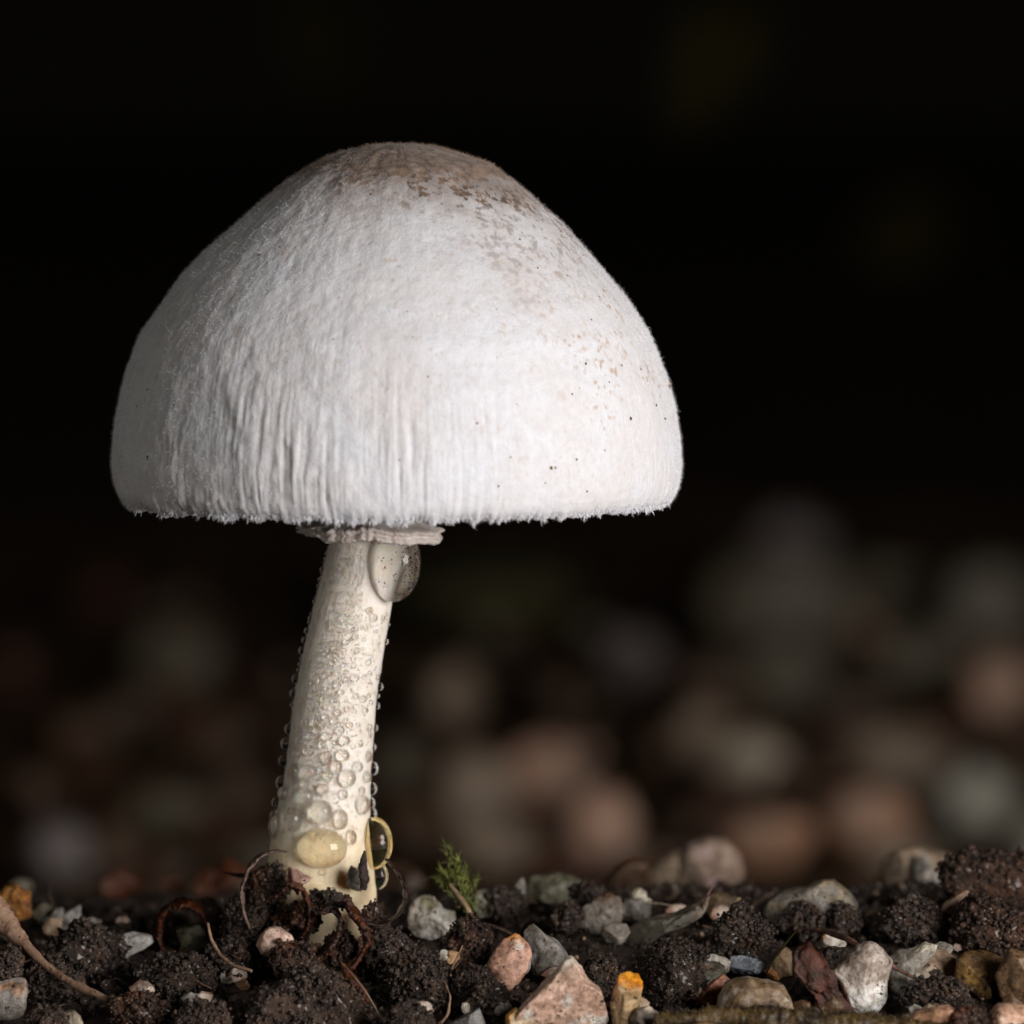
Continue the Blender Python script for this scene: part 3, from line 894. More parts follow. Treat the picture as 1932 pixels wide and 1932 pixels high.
S('pebble', 'tiny pale grain sunk in soil left of the blue-grey slab', 'pebble', ell(878, 1902, 9, 11, 26), SM('pale_grain_b', '#b8b2a6', '#9c968a'), seed=26, Y=-8.5, sub=4)
# --- centre right group
S('stone', 'pink feldspar stone with an orange crown and white flank', 'stone', [(925, 1852), (918, 1820), (935, 1790), (950, 1772), (968, 1762), (985, 1760), (998, 1770), (1003, 1800), (1000, 1830), (985, 1850), (962, 1872), (940, 1868)], SM('pink_feldspar', '#d2a590', '#c0937e', '#cfc8c0', dirt=0.25, glow=0.25, end=('#d8904a', 1.7, 2.3)), seed=30, Y=-3.6)
S('stone', 'grey glassy quartz leaning behind the pink feldspar stone', 'stone', [(992, 1800), (984, 1758), (992, 1736), (1012, 1748), (1030, 1765), (1052, 1775), (1072, 1800), (1078, 1822), (1050, 1850), (1010, 1850)], SM('glassy_grey', '#a29e9a', '#87837e', '#cfd2d8', dirt=0.15, glow=0.4, rough=0.3), seed=31, Y=-2.2)
S('boulder', 'largest pinkish-cream stone with a white crystalline ridge', 'stone', [(950, 1965), (968, 1915), (990, 1885), (1020, 1860), (1045, 1838), (1066, 1806), (1078, 1803), (1098, 1825), (1112, 1848), (1132, 1868), (1142, 1900), (1155, 1930), (1165, 1975), (1060, 1985)], SM('big_pink', '#d8b8a4', '#caa794', '#eae2d8', dirt=0.3, glow=0.3, end=('#e8ded2', 2.9, 3.5)), seed=33, Y=-7.5, sub=6, depth=1.7, facets=8)
S('pebble', 'yellow-cream speckled pebble at the foot of the largest pinkish stone', 'pebble', [(955, 1915), (972, 1902), (1000, 1906), (1010, 1925), (1000, 1945), (975, 1948), (955, 1938)], SM('yellow_cream', '#d9c3a0', '#d2b99c', '#c8934e', dirt=0.25), seed=34, Y=-10.3, facets=3)
S('pebble', 'orange-topped elongated pebble standing upright in dark soil', 'pebble', [(1158, 1960), (1152, 1900), (1158, 1862), (1172, 1830), (1190, 1823), (1208, 1832), (1213, 1860), (1206, 1895), (1190, 1935), (1182, 1965)], SM('orange_top', '#bfa27a', '#9a8260', dirt=0.3, end=('#e8961e', 1.9, 2.3)), seed=35, Y=-6.5, facets=3)
S('pebble', 'grey-topped cream pebble beside the mossy brown twig', 'pebble', [(1190, 1960), (1188, 1925), (1200, 1902), (1225, 1898), (1244, 1910), (1252, 1935), (1246, 1965)], SM('grey_cream', '#c4b29c', '#7b7268', '#d8c9b4', dirt=0.3), seed=37, Y=-10.2, facets=4)
S('stone', 'blue-grey slab wedged left of the largest pinkish stone', 'stone', [(830, 1965), (850, 1930), (890, 1908), (905, 1900), (915, 1930), (920, 1970)], SM('blue_grey', '#7d7c7a', '#6c6b68', dirt=0.2), seed=38, Y=-10, facets=5)
S('pebble', 'pinkish pebble in front of the largest pinkish stone', 'pebble', ell(1035, 1945, 26, 16, 39), SM('pink_b', '#b58f7c', '#a07d6c'), seed=39, Y=-11.5, sub=4)
S('stone', 'flat grey-green stone lying behind the pink feldspar', 'stone', [(985, 1690), (988, 1668), (1005, 1650), (1050, 1647), (1090, 1658), (1112, 1672), (1095, 1700), (1070, 1712), (1030, 1706)], SM('grey_green', '#6d6a58', '#5c5a4a', '#7e7a68', dirt=0.3), seed=40, Y=7)
S('quartz_chip', 'small grey triangular chip left of the flat grey-green stone', 'stone', [(958, 1688), (970, 1670), (986, 1654), (992, 1672), (994, 1694), (975, 1700)], SM('grey_tri', '#8f8c84', '#7d7a72', dirt=0.2), seed=41, Y=6, sub=4)
S('stone', 'glittering grey-brown quartz stone with wet brown centre', 'stone', [(1092, 1742), (1098, 1712), (1125, 1690), (1150, 1682), (1172, 1690), (1180, 1718), (1172, 1745), (1160, 1770), (1125, 1775), (1100, 1762)], SM('glitter', '#7b756c', '#8b857c', '#5a4230', dirt=0.4, rough=0.28, grain=2.0), seed=42, Y=2.5)
S('stone', 'plain grey stone under the tiny cream cap-shaped grain', 'stone', ell(1196, 1722, 32, 34, 43), SM('plain_grey', '#77736c', '#6a665f', dirt=0.25), seed=43, Y=4)
S('pebble', 'tiny cream cap-shaped grain trailing a fine hair', 'pebble', [(1188, 1684), (1196, 1676), (1208, 1675), (1218, 1682), (1222, 1692), (1232, 1698), (1224, 1705), (1200, 1706), (1188, 1700)], SM('cream_cap', '#c9c0ae', '#b5ac98', dirt=0.12), seed=44, Y=2.6, facets=2)
S('stone', 'long slanting grey-green slab above the broad dark clod', 'stone', [(1168, 1778), (1180, 1756), (1205, 1740), (1245, 1728), (1290, 1722), (1320, 1700), (1340, 1690), (1330, 1722), (1300, 1745), (1255, 1760), (1215, 1782), (1185, 1788)], SM('slab', '#6f6b5e', '#625e52', '#8a7e6e', dirt=0.3), seed=45, Y=0.5)
S('stone', 'soft pinkish-cream stone with a pale pink spot, behind the gravel crest', 'stone', [(1278, 1660), (1280, 1620), (1296, 1592), (1330, 1578), (1370, 1582), (1398, 1610), (1404, 1650), (1392, 1682), (1345, 1700), (1300, 1695)], SM('pink_soft', '#a08c7c', '#8d7768', '#c9aeb0', dirt=0.15), seed=46, Y=22, force=True)
S('stone', 'flat brownish stone at the foot of the pink-spotted stone', 'stone', ell(1352, 1708, 52, 22, 47), SM('flat_brown', '#6d5844', '#5b4836', dirt=0.4), seed=47, Y=5)
S('quartz_chip', 'tiny cream fleck-like chip on top of a dark knobbly clod', 'stone', ell(1395, 1708, 10, 18, 48), SM('cream_fleck', '#b8a486', '#a08c70', dirt=0.2), seed=48, Y=2, sub=4)
# --- right group
S('stone', 'large smoky grey stone with a sloping brown shoulder', 'stone', [(1440, 1730), (1452, 1698), (1478, 1680), (1520, 1672), (1552, 1658), (1572, 1660), (1595, 1680), (1615, 1700), (1628, 1735), (1600, 1765), (1550, 1772), (1490, 1765)], SM('smoky_grey', '#6f6a62', '#7d766c', '#8a7c60', dirt=0.25, glow=0.2), seed=50, Y=4)
S('quartz_chip', 'small white chip behind the smoky grey stone and dark clod', 'stone', [(1722, 1655), (1728, 1622), (1740, 1606), (1756, 1626), (1768, 1650), (1780, 1660), (1760, 1672), (1735, 1668)], SM('white_back', '#a3a09a', '#8c8982', dirt=0.1), seed=51, Y=15, force=True)
S('stone', 'tall beige stone rising between two black clods', 'stone', [(1770, 1760), (1765, 1715), (1775, 1705), (1800, 1690), (1822, 1676), (1835, 1685), (1825, 1720), (1815, 1765), (1795, 1785)], SM('beige_tall', '#9a7f6a', '#8a705c', dirt=0.2), seed=52, Y=5)
S('pebble', 'little cream grain with orange tip beside the purplish twig', 'pebble', ell(1571, 1777, 24, 22, 53), SM('cream_orange', '#d0c0ac', '#b9b3a8', '#c07f38', dirt=0.3, glow=0.3), seed=53, Y=-2.5)
S('stone', 'white-bottomed grey-pink quartz stone under the purplish twig', 'stone', [(1566, 1830), (1590, 1805), (1615, 1780), (1640, 1772), (1665, 1790), (1682, 1815), (1676, 1850), (1672, 1885), (1652, 1915), (1618, 1922), (1600, 1895), (1585, 1860)], SM('white_bottom', '#b8aca2', '#a0938a', '#c8beb4', dirt=0.4, glow=0.3, end=('#efede8', 1.5, 0.9)), seed=54, Y=-6, sub=6)
S('stone', 'grey quartz stone with white rim beneath the middle of the purplish twig', 'stone', [(1668, 1812), (1690, 1795), (1720, 1790), (1745, 1778), (1768, 1782), (1765, 1800), (1740, 1825), (1728, 1860), (1700, 1885), (1680, 1870)], SM('grey_white_rim', '#9c978e', '#8a857c', dirt=0.25, glow=0.3, end=('#d8d2c0', 1.7, 2.0)), seed=55, Y=-4)
S('stone', 'beige lumpy stone touching the tip of the purplish twig', 'stone', ell(1775, 1825, 52, 36, 56), SM('beige_lump', '#a88e78', '#927a66', '#bcb0a0', dirt=0.3), seed=56, Y=-4.5, facets=5)
S('stone', 'golden-brown stone with a yellow knob, behind a black clod', 'stone', [(1800, 1850), (1805, 1810), (1822, 1795), (1850, 1792), (1880, 1800), (1905, 1825), (1925, 1860), (1900, 1890), (1850, 1890)], SM('golden', '#86683e', '#6d5230', '#c29a58', dirt=0.45), seed=57, Y=-4)
S('stone', 'brown mottled stone partly hidden under a crumbly black clod', 'stone', ell(1925, 1850, 50, 60, 58), SM('brown_mottled', '#7a6148', '#644c36', dirt=0.5), seed=58, Y=-6)
S('stone', 'peach-pink stone lying beneath the black clod', 'stone', [(1700, 1960), (1708, 1925), (1725, 1908), (1760, 1900), (1790, 1896), (1815, 1908), (1840, 1905), (1850, 1930), (1845, 1965)], SM('peach_pink', '#c79c80', '#b48a70', '#9c7c5c', dirt=0.3), seed=59, Y=-9.5)
S('stone', 'pale pink stone with white corner, beside the peach-pink stone', 'stone', [(1860, 1960), (1868, 1910), (1880, 1892), (1910, 1890), (1945, 1900), (1955, 1965)], SM('pale_pink_corner', '#cda58c', '#b8937c', '#e0d4c8', dirt=0.2), seed=60, Y=-10)
S('stone', 'salmon-pink knob on the end of the speckled tricolour stone', 'stone', [(1312, 1895), (1322, 1870), (1345, 1850), (1365, 1838), (1378, 1850), (1376, 1880), (1350, 1900)], SM('salmon', '#d08f74', '#bd7f66', dirt=0.25), seed=61, Y=-6.2)
S('stone', 'speckled brown, cream and grey tricolour stone behind the mossy twig', 'stone', [(1350, 1925), (1355, 1880), (1372, 1852), (1410, 1840), (1450, 1848), (1475, 1855), (1492, 1880), (1505, 1915), (1500, 1945), (1420, 1945)], SM('tricolour', '#9c8468', '#b5aaa0', '#7d664c', dirt=0.35), seed=62, Y=-6)
S('quartz_chip', 'bluish glassy chip above the salmon-pink knob', 'stone', [(1368, 1822), (1380, 1805), (1400, 1802), (1430, 1808), (1450, 1822), (1430, 1840), (1385, 1840)], SM('bluish', '#7f8c98', '#8f96a0', dirt=0.1, glow=0.5, rough=0.2), seed=63, Y=-3.5)
S('stone', 'grey stone filling the gap left of the bluish chip', 'stone', ell(1335, 1838, 42, 26, 64), SM('gap_grey', '#605c52', '#524e46', dirt=0.3), seed=64, Y=-3)
S('stone', 'beige block standing against the slanted bark chip', 'stone', [(1448, 1830), (1462, 1805), (1484, 1785), (1496, 1795), (1494, 1840), (1470, 1848)], SM('beige_block', '#a38d72', '#8d785f', dirt=0.25), seed=65, Y=-4.6)
S('pebble', 'flat orange-tan grain between bluish chip and beige block', 'pebble', [(1440, 1832), (1452, 1822), (1466, 1836), (1472, 1850), (1455, 1848)], SM('orange_tan', '#b98550', '#a87442', dirt=0.15), seed=66, Y=-4.9, sub=4)
S('pebble', 'bright orange grain embedded in the broad dark clod', 'pebble', ell(1328, 1826, 7, 8, 67), SM('bright_orange', '#d98a2a', '#c87820', dirt=0.1), seed=67, Y=-5.6, sub=4)
S('pebble', 'dark round pebble at the base of the white-bottomed quartz', 'pebble', ell(1648, 1925, 26, 18, 68), SM('dark_round', '#5a5048', '#4a4038', dirt=0.3), seed=68, Y=-9, sub=4)
S('pebble', 'tan pebble peeking from below the mossy brown twig', 'pebble', ell(1330, 1948, 34, 18, 69), SM('tan_peek', '#a88a60', '#93774f', dirt=0.2), seed=69, Y=-12, sub=4)
S('stone', 'ochre stone between the smoky grey stone and black clod', 'stone', ell(1660, 1738, 34, 34, 70), SM('ochre', '#7d6a4e', '#695840', dirt=0.4), seed=70, Y=4)

# ---------------------------------------------------------------- soil clods
def clod(label, pts, mat, Y=None, depth=None, seed=1, grain=(0.10, 0.30), n=230, name='soil_clod', group=None):
    c, q, dp, h = place_px(pts, Y, 0.1, depth, 0.35)
    v, f = lump([(a * 0.9, b * 0.9) for a, b in q], dp * 0.9, 5, 2, 2.8, seed, 0.05, 0.22)
    n = int(n * 2.1)
    grain = (grain[0] * 0.5, grain[1] * 0.55)
    lr = np.random.default_rng(seed + 900)
    sz = (np.ptp(v[:, 0]) + np.ptp(v[:, 2])) / 2
    vis = np.where(v[:, 1] < dp * 0.4)[0]
    k = lr.choice(vis, n)
    pos = v[k] + lr.normal(size=(n, 3)) * 0.05 * sz ** 0.5
    rad = np.clip(lr.lognormal(math.log((grain[0] + grain[1]) / 2 * 0.8), 0.4, n), grain[0] * 0.6, grain[1] * 1.5)
    v2, f2 = scatter(pos, rad, 1, 0.4, 0.5)
    n0 = len(v)
    v = np.concatenate([v, v2]); f = np.concatenate([f, f2 + n0])
    zb = v[:, 2].min()
    o = link(name, mesh(name, v - np.array([0, 0, zb]), [f]), mat, None, c + np.array([0, 0, zb]))
    return tag(o, label, 'soil clod', group)

clod('crumbly dark clod between notched quartz and broken grey chip', ell(165, 1795, 85, 55, 101, 11), M['clod'], Y=0, seed=101, n=420)
clod('dark clod under the cream-topped crumbs, beside the broken quartz chip', ell(255, 1752, 45, 22, 102), M['clod'], Y=1.8, seed=102)
clod('black glittering clod heaped against the curled grey husk', ell(468, 1735, 58, 62, 103, 11), M['clod'], Y=-1.5, seed=103, n=420)
clod('brown clod filling the inside of the curled grey husk', ell(510, 1672, 42, 42, 104, 11), M['clod_red'], Y=-1.6, seed=104, n=300)
clod('broad grey-brown clod in front of the mushroom foot', [(450, 1960), (455, 1895), (480, 1870), (520, 1850), (545, 1830), (590, 1815), (640, 1828), (655, 1860), (690, 1890), (700, 1960)], M['clod_brown'], Y=-8.5, seed=105, n=800, depth=1.8)
clod('crusty brown clod below the cream-pink pebble', ell(560, 1812, 60, 34, 106), M['clod_red'], Y=-5, seed=106, n=300)
clod('dark clod propping the left of the stem base', ell(548, 1752, 42, 52, 107), M['clod_red'], Y=-2.4, seed=107, n=300)
clod('dark crumb bridge lying across the stem base', [(575, 1700), (590, 1682), (620, 1684), (650, 1692), (664, 1700), (656, 1716), (620, 1712), (590, 1712)], M['clod'], Y=-3.2, seed=108, depth=0.5, n=160)
clod('dark knobbly clod at the foot of the stem, between two husk curls', ell(640, 1792, 34, 34, 109), M['clod_red'], Y=-4.4, seed=109, n=240)
clod('narrow dark clod hugging the right of the stem base under the husk hoop', ell(704, 1742, 26, 44, 141, 11), M['clod_red'], Y=-3.4, seed=141, n=200, depth=0.6)
clod('small brown clod between rusty curl and dark crumb bridge', ell(578, 1728, 24, 30, 142, 11), M['clod_red'], Y=-3.3, seed=142, n=160, depth=0.5)
clod('dark clod at the right foot of the stem', ell(735, 1800, 58, 50, 110, 11), M['clod'], Y=-3, seed=110, n=420)
clod('black clod beside the white rough quartz lump', ell(790, 1852, 62, 62, 111, 11), M['clod'], Y=-6, seed=111, n=520)
clod('reddish clod under the moss sprig', ell(882, 1790, 46, 52, 112, 11), M['clod_red'], Y=-2.5, seed=112, n=360)
clod('black clod left of the pink feldspar stone', ell(895, 1865, 52, 46, 113), M['clod'], Y=-6.6, seed=113, n=360)
clod('small black clod in front of the pink feldspar stone', ell(925, 1880, 38, 30, 114), M['clod'], Y=-8.2, seed=114, n=240)
clod('black clod between small triangular chip and grey stone', ell(950, 1702, 40, 28, 115), M['clod'], Y=4, seed=115, n=240)
clod('round black clod on top of the glittering quartz stone', ell(1112, 1692, 36, 26, 116), M['clod'], Y=3, seed=116, n=240)
clod('black clod wedged between grey-green stone and glittering quartz', ell(1075, 1735, 34, 30, 117), M['clod'], Y=4, seed=117, n=200)
clod('broad dark clod right of the orange-topped pebble', [(1205, 1900), (1195, 1850), (1190, 1810), (1215, 1785), (1260, 1765), (1310, 1770), (1332, 1800), (1330, 1850), (1310, 1880), (1260, 1905)], M['clod'], Y=-4.5, seed=118, n=950, depth=1.6, grain=(0.07, 0.2))
clod('knobbly dark clod with clear beads, above the bluish chip', ell(1395, 1768, 62, 58, 119, 11), M['clod'], Y=-1.2, seed=119, n=420)
clod('rounded dark clod between broad clod and bluish chip', ell(1345, 1798, 36, 24, 120), M['clod_brown'], Y=-2.8, seed=120, n=200)
clod('dark clod lying on the shoulder of the smoky grey stone', ell(1525, 1738, 55, 28, 121), M['clod'], Y=1.2, seed=121, n=300)
clod('dark round clod under the sloping edge of the smoky grey stone', ell(1592, 1740, 34, 34, 122), M['clod'], Y=0.8, seed=122, n=260)
clod('big coal-black clod above the grey quartz with white rim', ell(1722, 1742, 66, 48, 123, 12), M['clod'], Y=-0.5, seed=123, n=620)
clod('lumpy reddish-black clod right of the tall beige stone', [(1798, 1790), (1800, 1745), (1812, 1700), (1840, 1692), (1880, 1700), (1905, 1720), (1945, 1740), (1950, 1790), (1900, 1805), (1850, 1800)], M['clod_red'], Y=-0.5, seed=124, n=760)
clod('highest dark clod on the crest, behind the reddish-black one', [(1760, 1670), (1762, 1635), (1790, 1615), (1850, 1606), (1900, 1604), (1960, 1610), (1960, 1720), (1860, 1730), (1790, 1700)], M['clod_red'], Y=9, seed=125, n=700)
clod('black clod beneath the purplish twig, before the bark chip', ell(1575, 1812, 32, 28, 126), M['clod'], Y=-3.6, seed=126, n=220)
clod('crumbly black clod over the peach-pink stone', [(1690, 1890), (1700, 1865), (1735, 1850), (1770, 1842), (1810, 1850), (1838, 1875), (1845, 1905), (1800, 1915), (1740, 1905)], M['clod'], Y=-7.6, seed=127, n=520)
clod('brown crumb clod between peach-pink and pale pink stones', ell(1825, 1930, 32, 34, 128), M['clod_red'], Y=-10, seed=128, n=260)
clod('rusty crumb clod below the tip of the brown twig', ell(265, 1905, 62, 30, 129, 11), M['clod_red'], Y=-8, seed=129, n=360)
clod('grey-brown crumb clod beneath the small pale angular chip', ell(380, 1925, 56, 36, 130, 11), M['clod_brown'], Y=-9, seed=130, n=360)
clod('mauve crumb clod beside the pink and white stone', ell(85, 1935, 40, 34, 131), M['clod_brown'], Y=-9.5, seed=131, n=240)
clod('brown clod on the pink and white stone under the twig', ell(18, 1822, 24, 34, 132), M['clod_brown'], Y=-5, seed=132, n=200)
clod('black clod in the hollow below the rusty curled husk', ell(330, 1838, 80, 44, 133, 11), M['clod'], Y=-2.5, seed=133, n=500)
clod('black clod in the shadow under the brown twig', ell(95, 1850, 70, 42, 134, 11), M['clod'], Y=-4, seed=134, n=420)
clod('black clod behind the cream-pink pebble', ell(440, 1805, 50, 42, 135, 11), M['clod'], Y=-3.5, seed=135, n=320)
clod('black clod at the corner beside the blue-grey slab', ell(770, 1935, 62, 40, 136, 11), M['clod'], Y=-9.5, seed=136, n=380)
clod('dark clod between big pinkish stone and upright pebble', ell(1135, 1842, 40, 42, 137, 11), M['clod'], Y=-3.5, seed=137, n=300)

# ---------------------------------------------------------------- twigs, husks, hairs
def tube(name, path, r, mat, flat=1.0, nseg=14, rough=0.15, seed=1, samples=90, parent=None, width_dir=None):
    """path: list of (x, y, Y) photo points with depth; r: list of radii in mm along it; flat: depth factor"""
    pts = np.array([at(*p) for p in path])
    d = np.concatenate([[0], np.cumsum(np.linalg.norm(np.diff(pts, axis=0), axis=1))])
    t = np.linspace(0, d[-1], samples)
    q = np.stack([np.interp(t, d, pts[:, i]) for i in range(3)], 1)
    if len(path) > 2:
        kk = np.hanning(max(5, samples // len(path) | 1) + 2); kk /= kk.sum()
        h = len(kk) // 2
        for i in range(3):
            a = q[:, i]
            ap = np.concatenate([2 * a[0] - a[h:0:-1], a, 2 * a[-1] - a[-2:-h - 2:-1]])
            q[:, i] = np.convolve(ap, kk, 'valid')
    rad = np.interp(t / d[-1], np.linspace(0, 1, len(r)), r)
    tan = np.gradient(q, axis=0)
    tan /= np.linalg.norm(tan, axis=1)[:, None]
    up = np.array([0, 1.0, 0])
    bino = up[None] - tan * (tan @ up)[:, None]
    bino /= np.linalg.norm(bino, axis=1)[:, None] + 1e-9
    nor = np.cross(tan, bino)
    a = np.linspace(0, 2 * np.pi, nseg, endpoint=False)
    ring_ = nor[:, None] * np.cos(a)[None, :, None] + bino[:, None] * np.sin(a)[None, :, None] * flat
    P = q[:, None] + ring_ * rad[:, None, None]
    nzv = fbm(P * 2.2 + seed, 4, seed, 0.6) * rough * rad[:, None] + fbm(P * 7 + seed, 2, seed + 1) * rough * 0.4 * rad[:, None]
    P = P + ring_ * nzv[..., None]
    v = np.concatenate([P.reshape(-1, 3), q[:1], q[-1:]])
    m_ = nseg; e = samples * m_
    caps = [[e, (i + 1) % m_, i] for i in range(m_)] + [[e + 1, (samples - 1) * m_ + i, (samples - 1) * m_ + (i + 1) % m_] for i in range(m_)]
    org = v.min(axis=0) * 0.5 + v.max(axis=0) * 0.5
    org[2] = v[:, 2].min()
    o = link(name, mesh(name, v - org, [grid_faces(samples, m_, True), np.array(caps)]), mat, parent, org)
    return o

T_ = tube
tag(T_('twig', [(-25, 1690, -3.2), (5, 1735, -3.4), (40, 1775, -4.2), (90, 1825, -5.2), (140, 1858, -6.2), (205, 1886, -7.4)], [0.42, 0.45, 0.24, 0.15, 0.15, 0.17, 0.10], M['twig'], 0.8, rough=0.35, seed=3), 'dry brown twig with a flared end, sloping over black soil', 'twig')
tag(T_('twig', [(1520, 1752, -2.6), (1560, 1757, -3.4), (1600, 1772, -5.6), (1650, 1803, -7.4), (1700, 1832, -7.0), (1735, 1850, -6.8)], [0.06, 0.13, 0.12, 0.12, 0.11, 0.05], M['twig_dark'], 1, rough=0.2, seed=4), 'thin purplish twig lying across white and grey quartz', 'twig')
tw = T_('mossy_twig', [(1235, 1925, -11.0), (1400, 1918, -10.8), (1600, 1930, -11.0), (1800, 1945, -11.2), (1990, 1950, -11.4)], [0.25, 0.42, 0.4, 0.35, 0.3], M['brown_moss'], 1, rough=0.5, seed=5, samples=220, nseg=22)
tag(tw, 'brown moss-furred twig lying along the front of the stones', 'twig')
# fur of the mossy twig
mv = np.array([v.co[:] for v in tw.data.vertices]) / U
k = rng.integers(0, 220 * 22, 5200)
nrm_ = rng.normal(size=(5200, 3)) * 0.6 + np.array([0, -0.5, 0.7])
v, q4, t3 = fibres(mv[k], nrm_, rng.uniform(0.05, 0.16, 5200), rng.uniform(0.01, 0.025, 5200), 0.0, 0.4)
fu = link('moss_fur', mesh('moss_fur', v, [q4, t3]), M['brown_moss'], tw)
fu['kind'] = 'stuff'
M['bark_chip'] = bark_mat('flaky_bark', '#24120c', '#5a3020', 0.4, 22)
S('bark_chip', 'dark red slanted bark chip left of the white-bottomed quartz', 'bark', [(1496, 1800), (1508, 1782), (1530, 1782), (1552, 1808), (1580, 1858), (1602, 1900), (1606, 1935), (1572, 1938), (1545, 1900), (1522, 1862), (1500, 1830)], M['bark_chip'], Y=-6, rough=3.2, seed=91, facets=4, depth=0.9)
tag(T_('husk_curl', [(476, 1762, -3.2), (459, 1722, -3.3), (455, 1680, -3.4), (466, 1642, -3.5), (490, 1614, -3.4), (520, 1604, -3.2), (540, 1607, -3.0)], [0.043, 0.074, 0.074, 0.074, 0.081, 0.062, 0.037], M['grey_husk'], 6.4, rough=1.0, seed=7), 'greyish curled husk hooping over a brown clod at the stem foot', 'husk')
tag(T_('husk_curl', [(522, 1690, -3.2), (545, 1668, -3.4), (570, 1675, -3.5), (584, 1705, -3.5), (582, 1745, -3.4), (570, 1768, -3.4)], [0.050, 0.093, 0.099, 0.093, 0.074], M['rust'], 4.8, rough=1.0, seed=8), 'small rusty husk curl beside the pinkish flake', 'husk')
tag(T_('husk_curl', [(731, 1622, -2.8), (748, 1640, -3.0), (764, 1668, -3.2), (765, 1700, -3.4), (750, 1728, -3.8), (722, 1745, -4.2), (694, 1742, -4.4), (672, 1722, -4.3), (656, 1700, -3.8)], [0.074, 0.105, 0.099, 0.087, 0.074, 0.056, 0.062, 0.087, 0.074], M['husk'], 4.8, rough=1.0, seed=9), 'dark glossy husk hooping round the right of the stem base', 'husk')
tag(T_('husk_curl', [(598, 1722, -4.0), (630, 1716, -4.2), (645, 1735, -4.3), (640, 1765, -4.3), (618, 1790, -4.4), (596, 1802, -4.2)], [0.087, 0.124, 0.136, 0.136, 0.093], M['husk'], 4.8, rough=1.0, seed=10), 'dark hooked husk crossing the lowest part of the stem', 'husk')
tag(T_('husk_curl', [(656, 1700, -4.4), (664, 1722, -4.6), (688, 1750, -4.8), (694, 1778, -5.0), (678, 1806, -5.2), (662, 1830, -5.6)], [0.136, 0.136, 0.124, 0.099, 0.087], M['rust'], 3.8, rough=1.0, seed=11), 'reddish wet husk strip running down from the stem base', 'husk')
tag(T_('husk_curl', [(312, 1800, -0.2), (297, 1768, 0.0), (303, 1730, 0.2), (328, 1706, 0.2), (358, 1704, 0.2), (382, 1722, 0.2), (390, 1748, 0.0)], [0.087, 0.124, 0.136, 0.161, 0.161, 0.124, 0.074], M['rust'], 4.8, rough=1.0, seed=12), 'rusty curled husk ring around a greenish quartz chip', 'husk')
tag(T_('bark_chip', [(688, 1605, -3.0), (684, 1630, -3.2), (688, 1655, -3.3), (684, 1678, -3.2)], [0.04, 0.16, 0.2, 0.12], M['husk'], 0.7, rough=0.5, seed=13), 'upright black bark splinter stuck to the stem beside the deep amber drop', 'bark')
tag(T_('bark_chip', [(648, 1822, -6.0), (660, 1845, -6.4), (684, 1875, -7.0), (694, 1890, -7.4)], [0.12, 0.22, 0.22, 0.1], M['rust'], 1.6, rough=0.5, seed=14), 'orange-brown bark strip half buried below the stem', 'bark')
tag(T_('rootlet', [(392, 1742, -3.6), (398, 1772, -4.0), (415, 1802, -4.6), (440, 1822, -5.2), (475, 1832, -5.6)], [0.05, 0.06, 0.07, 0.07, 0.08], M['twig'], 1, rough=0.4, seed=15), 'thin tan rootlet arching beneath the black glittering clod', 'root')
tag(T_('rootlet', [(420, 1645, 2.0), (450, 1652, 0.5), (480, 1650, -1.0)], [0.02, 0.09, 0.1], M['husk'], 1, rough=0.6, seed=16), 'dark pointed rootlet sticking out left of the greyish husk', 'root')
tag(T_('rootlet', [(836, 1858, -6.2), (850, 1832, -6.0), (862, 1808, -5.4), (872, 1785, -4.6)], [0.05, 0.05, 0.04, 0.03], M['twig'], 1, rough=0.3, seed=17), 'forked tan rootlet rising through dark clods under the moss', 'root')
tag(T_('rootlet', [(830, 1932, -9.6), (845, 1915, -9.6), (850, 1880, -9.0), (838, 1850, -8.2)], [0.05, 0.05, 0.03, 0.02], M['twig'], 1, rough=0.3, seed=18), 'thin tan rootlet above the blue-grey slab', 'root')
tag(T_('plant_hair', [(642, 1815, -6.5), (665, 1838, -9.0), (690, 1870, -9.8), (718, 1918, -10.2)], [0.02, 0.022, 0.022, 0.015], M['fibre'], 1, 8, 0.0), 'fine grey hair lying over the broad grey-brown clod', 'hair')
tag(T_('plant_hair', [(1222, 1703, 2.0), (1250, 1705, 2.4), (1280, 1712, 2.6), (1302, 1722, 2.4)], [0.018, 0.018, 0.016, 0.012], M['fibre'], 1, 8, 0.0), 'fine pale hair trailing from the tiny cream grain', 'hair')
tag(T_('plant_hair', [(1322, 1730, 0.0), (1326, 1712, -0.2), (1334, 1690, -0.2), (1345, 1672, 0.2)], [0.05, 0.04, 0.04, 0.05], M['twig_dark'], 1, 8, 0.2), 'short dark stalk standing by the slanting slab', 'hair')
tag(T_('plant_hair', [(1470, 1905, -9.2), (1488, 1893, -9.0), (1505, 1890, -8.8)], [0.012, 0.014, 0.01], M['husk'], 1, 8, 0.0), 'tiny black hair on the grey end of the tricolour stone', 'hair')
tag(T_('grass_stalk', [(1445, 1838, -5.2), (1462, 1805, -4.8), (1490, 1770, -4.2), (1510, 1748, -3.6)], [0.03, 0.05, 0.05, 0.03], M['leaf'], 1, 10, 0.1), 'thin dark green stalk crossing the gap above the bluish chip', 'stalk')

